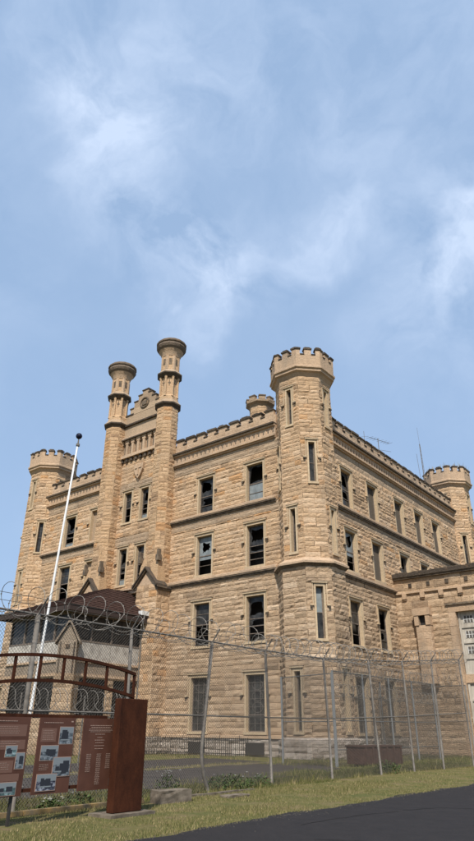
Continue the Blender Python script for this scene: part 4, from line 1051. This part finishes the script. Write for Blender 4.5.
# inner fences
def fence(name, pts, h, label, posts_mt=M_GALV, step=3.2, rails=(.98,), mesh_sp=.09, coils=(), pr=.04, wire_r=.0042):
    t = thing(name, label, 'fence')
    for a, c in zip(pts, pts[1:]):
        a_, c_ = Vector((*a, 0)), Vector((*c, 0)); ln = (c_-a_).length; n = max(1, round(ln/step))
        for k in range(n+(1 if c == pts[-1] else 0)):
            q = a_.lerp(c_, k/n); b = MB(); b.m(posts_mt); b.tube([(q.x, q.y, 0), (q.x, q.y, h)], pr, 7); b.build('post', t, True)
        for f_ in rails:
            b = MB(); b.m(posts_mt); b.tube([(a_.x, a_.y, h*f_), (c_.x, c_.y, h*f_)], .022, 6); b.build('rail', t)
        chain_mesh(a, c, .05, h, t, mesh_sp, wire_r)
        for kk, (z, rad, pit) in enumerate(coils): coil([(a_.x, a_.y, z), (c_.x, c_.y, z)], rad, pit, .009, t, seed=11+kk)
    return t
fence('chain_link_fence', [(-17.3, 29.5), (-17.3, 42.0)], 4.3, 'inner chain link fence with grey blue posts running back to the gatehouse', M_BLUE, 3.1, (.995, .47, .17), .075, ((4.5, .32, .42), (3.4, .3, .5)), .055, .0036)
fence('chain_link_fence', [(-22.2, 44.2), (-15.9, 44.2)], 4.3, 'dense chain link cage fence with coiled razor wire before the gatehouse wall', M_GALV, 2.2, (.995, .5), .06, ((4.55, .34, .34), (5.0, .34, .4), (3.6, .3, .4)), .05, .006)
fence('chain_link_fence', [(-21.2, 30.6), (-17.35, 29.5)], 4.2, 'short chain link return fence with paired grey blue gate posts beside the near tower', M_BLUE, 3.9, (.99, .47), .085, (), .06)
def gate_frame(x, y, lab):
    t = thing('fence_gate', lab, 'gate'); b = MB(); b.m(M_BLUE)
    b.tube([(x, y, .1), (x, y, 4.0), (x+.0, y+1.1, 4.0), (x, y+1.1, .1), (x, y, .1)], .045, 6); b.tube([(x, y, 2.0), (x, y+1.1, 2.0)], .03, 6); b.build('gate_frame', t)
    chain_mesh((x, y+.05), (x, y+1.05), .15, 3.95, t, .085); return t
gate_frame(-17.12, 33.2, 'narrow grey blue framed mesh gate set against the inner fence')
# low coil behind the outer fence on the left (in front of the guard house windows)
t = thing('razor_wire_coil', 'loose razor wire coils on a low stand in front of the guard house windows', 'razor wire')
for x_ in (-26.0,):
    b = MB(); b.m(M_GALV)
    for yy in (14, 17.5, 21, 24.5): b.tube([(x_, yy, 0), (x_, yy, 3.0)], .035, 6)
    b.tube([(x_, 14, 2.1), (x_, 24.5, 2.1)], .02, 5); b.build('stand', t)
    coil([(x_+.1, 14, 2.75), (x_+.1, 24.5, 2.75)], .5, .55, .012, t, seed=21)
# low iron picket fence before the plinth
t = thing('picket_fence', 'low black iron picket fence along the foot of the limestone wall', 'fence')
for (a, c) in (((-36, 34.3), (-26.3, 34.3)),):
    b = MB(); b.m(M_IRON); b.box(a[0], c[0], 34.28, 34.32, .95, .99); b.box(a[0], c[0], 34.28, 34.32, .2, .24); b.build('rail', t)
    b = MB(); b.m(M_IRON); x = a[0]
    while x < c[0]: b.box(x-.011, x+.011, 34.285, 34.315, 0, 1.12+(.15 if int((x+40)/.16) % 10 == 0 else 0)); x += .16
    o = b.build('picket', t); o['kind'] = 'stuff'
# low brown container
t = thing('steel_container', 'low rusty brown open steel container behind the fence before the right facade', 'container')
b = MB(); b.m(M_BIN); cx, cy = -15.6, 31.4; f_ = Fr((-16.2, 30.15), (.30, .954)); 
b.obox(f_, 0, 2.6, -1.2, 0, .12, .86); b.obox(f_, -.04, 2.64, -1.24, .04, .86, .93)
for k in range(6): b.obox(f_, .1+k*.48, .18+k*.48, 0, .05, .14, .86)
b.build('body', t)
b = MB(); b.m(M_IRON)
for u in (.2, 2.3): b.obox(f_, u, u+.16, -.9, -.2, 0, .12)
b.build('runner', t)

# ------------------------------------------------------------------ grass, weeds, flowers
g = MB(); g.m(M_BLADE)
def blades(n, xa, xb, ya, yb, h0, h1, dry=.4, dens=None):
    for _ in range(n):
        x, y = rnd.uniform(xa, xb), rnd.uniform(ya, yb)
        f = .5+.5*math.sin(x*1.7+1.3*math.sin(y*.8))*math.sin(y*1.1+x*.6)
        if rnd.random() > .35+.65*f: continue
        if -11.9 < x < -10.9 and (9.75 < y < 11.05): continue
        if math.sin(x*3.1+y*.7)+math.sin(y*2.3-x*1.9)+rnd.uniform(-.5, .5) > 1.1: continue
        h = rnd.uniform(h0, h1)*(.6+.7*f)*(1.7 if rnd.random() < .04 else 1); a = rnd.uniform(0, 3.14); w0 = .004+h*.035; dx, dy = math.cos(a)*w0, math.sin(a)*w0
        lx, ly = rnd.uniform(-.5, .5)*h, rnd.uniform(-.5, .5)*h
        g.face([(x-dx, y-dy, 0), (x+dx, y+dy, 0), (x+lx, y+ly, h)], min(1, max(0, rnd.gauss(dry, .25))))
blades(40000, -10.9, -8.62, 4, 22, .02, .055, .6)
blades(24000, -12.6, -10.9, 5, 22, .02, .06, .75); blades(12000, -12.6, -10.9, 13, 22, .03, .08, .5); blades(5000, -13.1, -12.8, 5, 22, .03, .12, .45)
blades(30000, -13.0, -8.6, 22, 45, .02, .06, .65)
blades(16000, -15.5, -13.1, 6, 34, .05, .17, .5)
blades(3500, -13.35, -13.0, 6, 34, .06, .22, .6)
blades(14000, -16.5, -13.2, 22, 44, .05, .2, .4)
blades(9000, -22, -15, 29, 45, .06, .22, .45)
blades(5000, -31, -23, 32.2, 34.2, .06, .2, .6)
blades(2500, -17.2, -15.2, 10, 26, .04, .12, .6); blades(2500, -22.2, -21.7, 8, 32, .03, .1, .7); blades(3000, -23.3, -22.7, 8, 32, .03, .12, .7)
tag(g.build('grass'), 'patchy green and straw coloured grass on the verge', 'grass', kind='stuff')
def weed(name, x, y, rad, h, n, lab, flowers=0, group='weeds at the fence foot'):
    t = thing(name, lab, 'weed', group)
    b = MB(); b.m(M_LEAF)
    for k in range(n):
        a = rnd.uniform(0, 6.28); q = rad*math.sqrt(rnd.random()); z = h*rnd.uniform(.05, 1)*(1-.45*(q/rad)**2)
        c = Vector((x+q*math.cos(a), y+q*math.sin(a), z)); u = Vector((rnd.uniform(-1, 1), rnd.uniform(-1, 1), rnd.uniform(-.4, .8))).normalized()
        v = u.cross(Vector((rnd.uniform(-1, 1), rnd.uniform(-1, 1), 1))).normalized(); s_ = rnd.uniform(.03, .06)
        b.face([c-u*s_, c+v*s_*.45, c+u*s_, c-v*s_*.45], rnd.random())
    b.build('foliage', t)
    b = MB(); b.m(M_LEAF)
    for k in range(max(6, n//25)):
        a = rnd.uniform(0, 6.28); q = rad*rnd.random()*.8; b.tube([(x, y, 0), (x+q*.5*math.cos(a), y+q*.5*math.sin(a), h*.5), (x+q*math.cos(a), y+q*math.sin(a), h*rnd.uniform(.7, 1.05))], .005, 3)
    b.build('stem', t)
    if flowers:
        b = MB(); b.m(M_PETAL)
        for k in range(flowers):
            a = rnd.uniform(0, 6.28); q = rad*rnd.random(); c = Vector((x+q*math.cos(a), y+q*math.sin(a), h*rnd.uniform(.8, 1.15)))
            for j in range(5):
                p = Vector((math.cos(j*1.257), math.sin(j*1.257), .25)); b.face([c, c+p*.03+Vector((-p.y, p.x, 0))*.012, c+p*.04, c+p*.03-Vector((-p.y, p.x, 0))*.012])
        b.build('flower', t)
weed('weed_clump', -13.45, 16.6, .75, .42, 600, 'broad leafy weed clump at the fence foot just right of the bent post', 6)
weed('weed_clump', -13.4, 13.9, .35, .55, 220, 'thin weed with white flowers at the fence foot left of the bent post', 12)
weed('weed_clump', -13.35, 17.9, .4, .35, 260, 'leafy weeds at the fence foot left of the second leaning post', 4)
weed('weed_clump', -13.5, 27.0, .55, .5, 420, 'dark bushy weeds at the fence foot before the brown container', 0)
weed('weed_clump', -13.35, 10.9, .35, .3, 240, 'low weeds with white flowers behind the rust steel post', 10)
weed('weed_clump', -13.05, 9.9, .3, .22, 220, 'small white flowered weeds under the information sign', 12)
weed('weed_clump', -13.05, 8.3, .3, .25, 220, 'low green weeds under the left panels of the sign', 3)
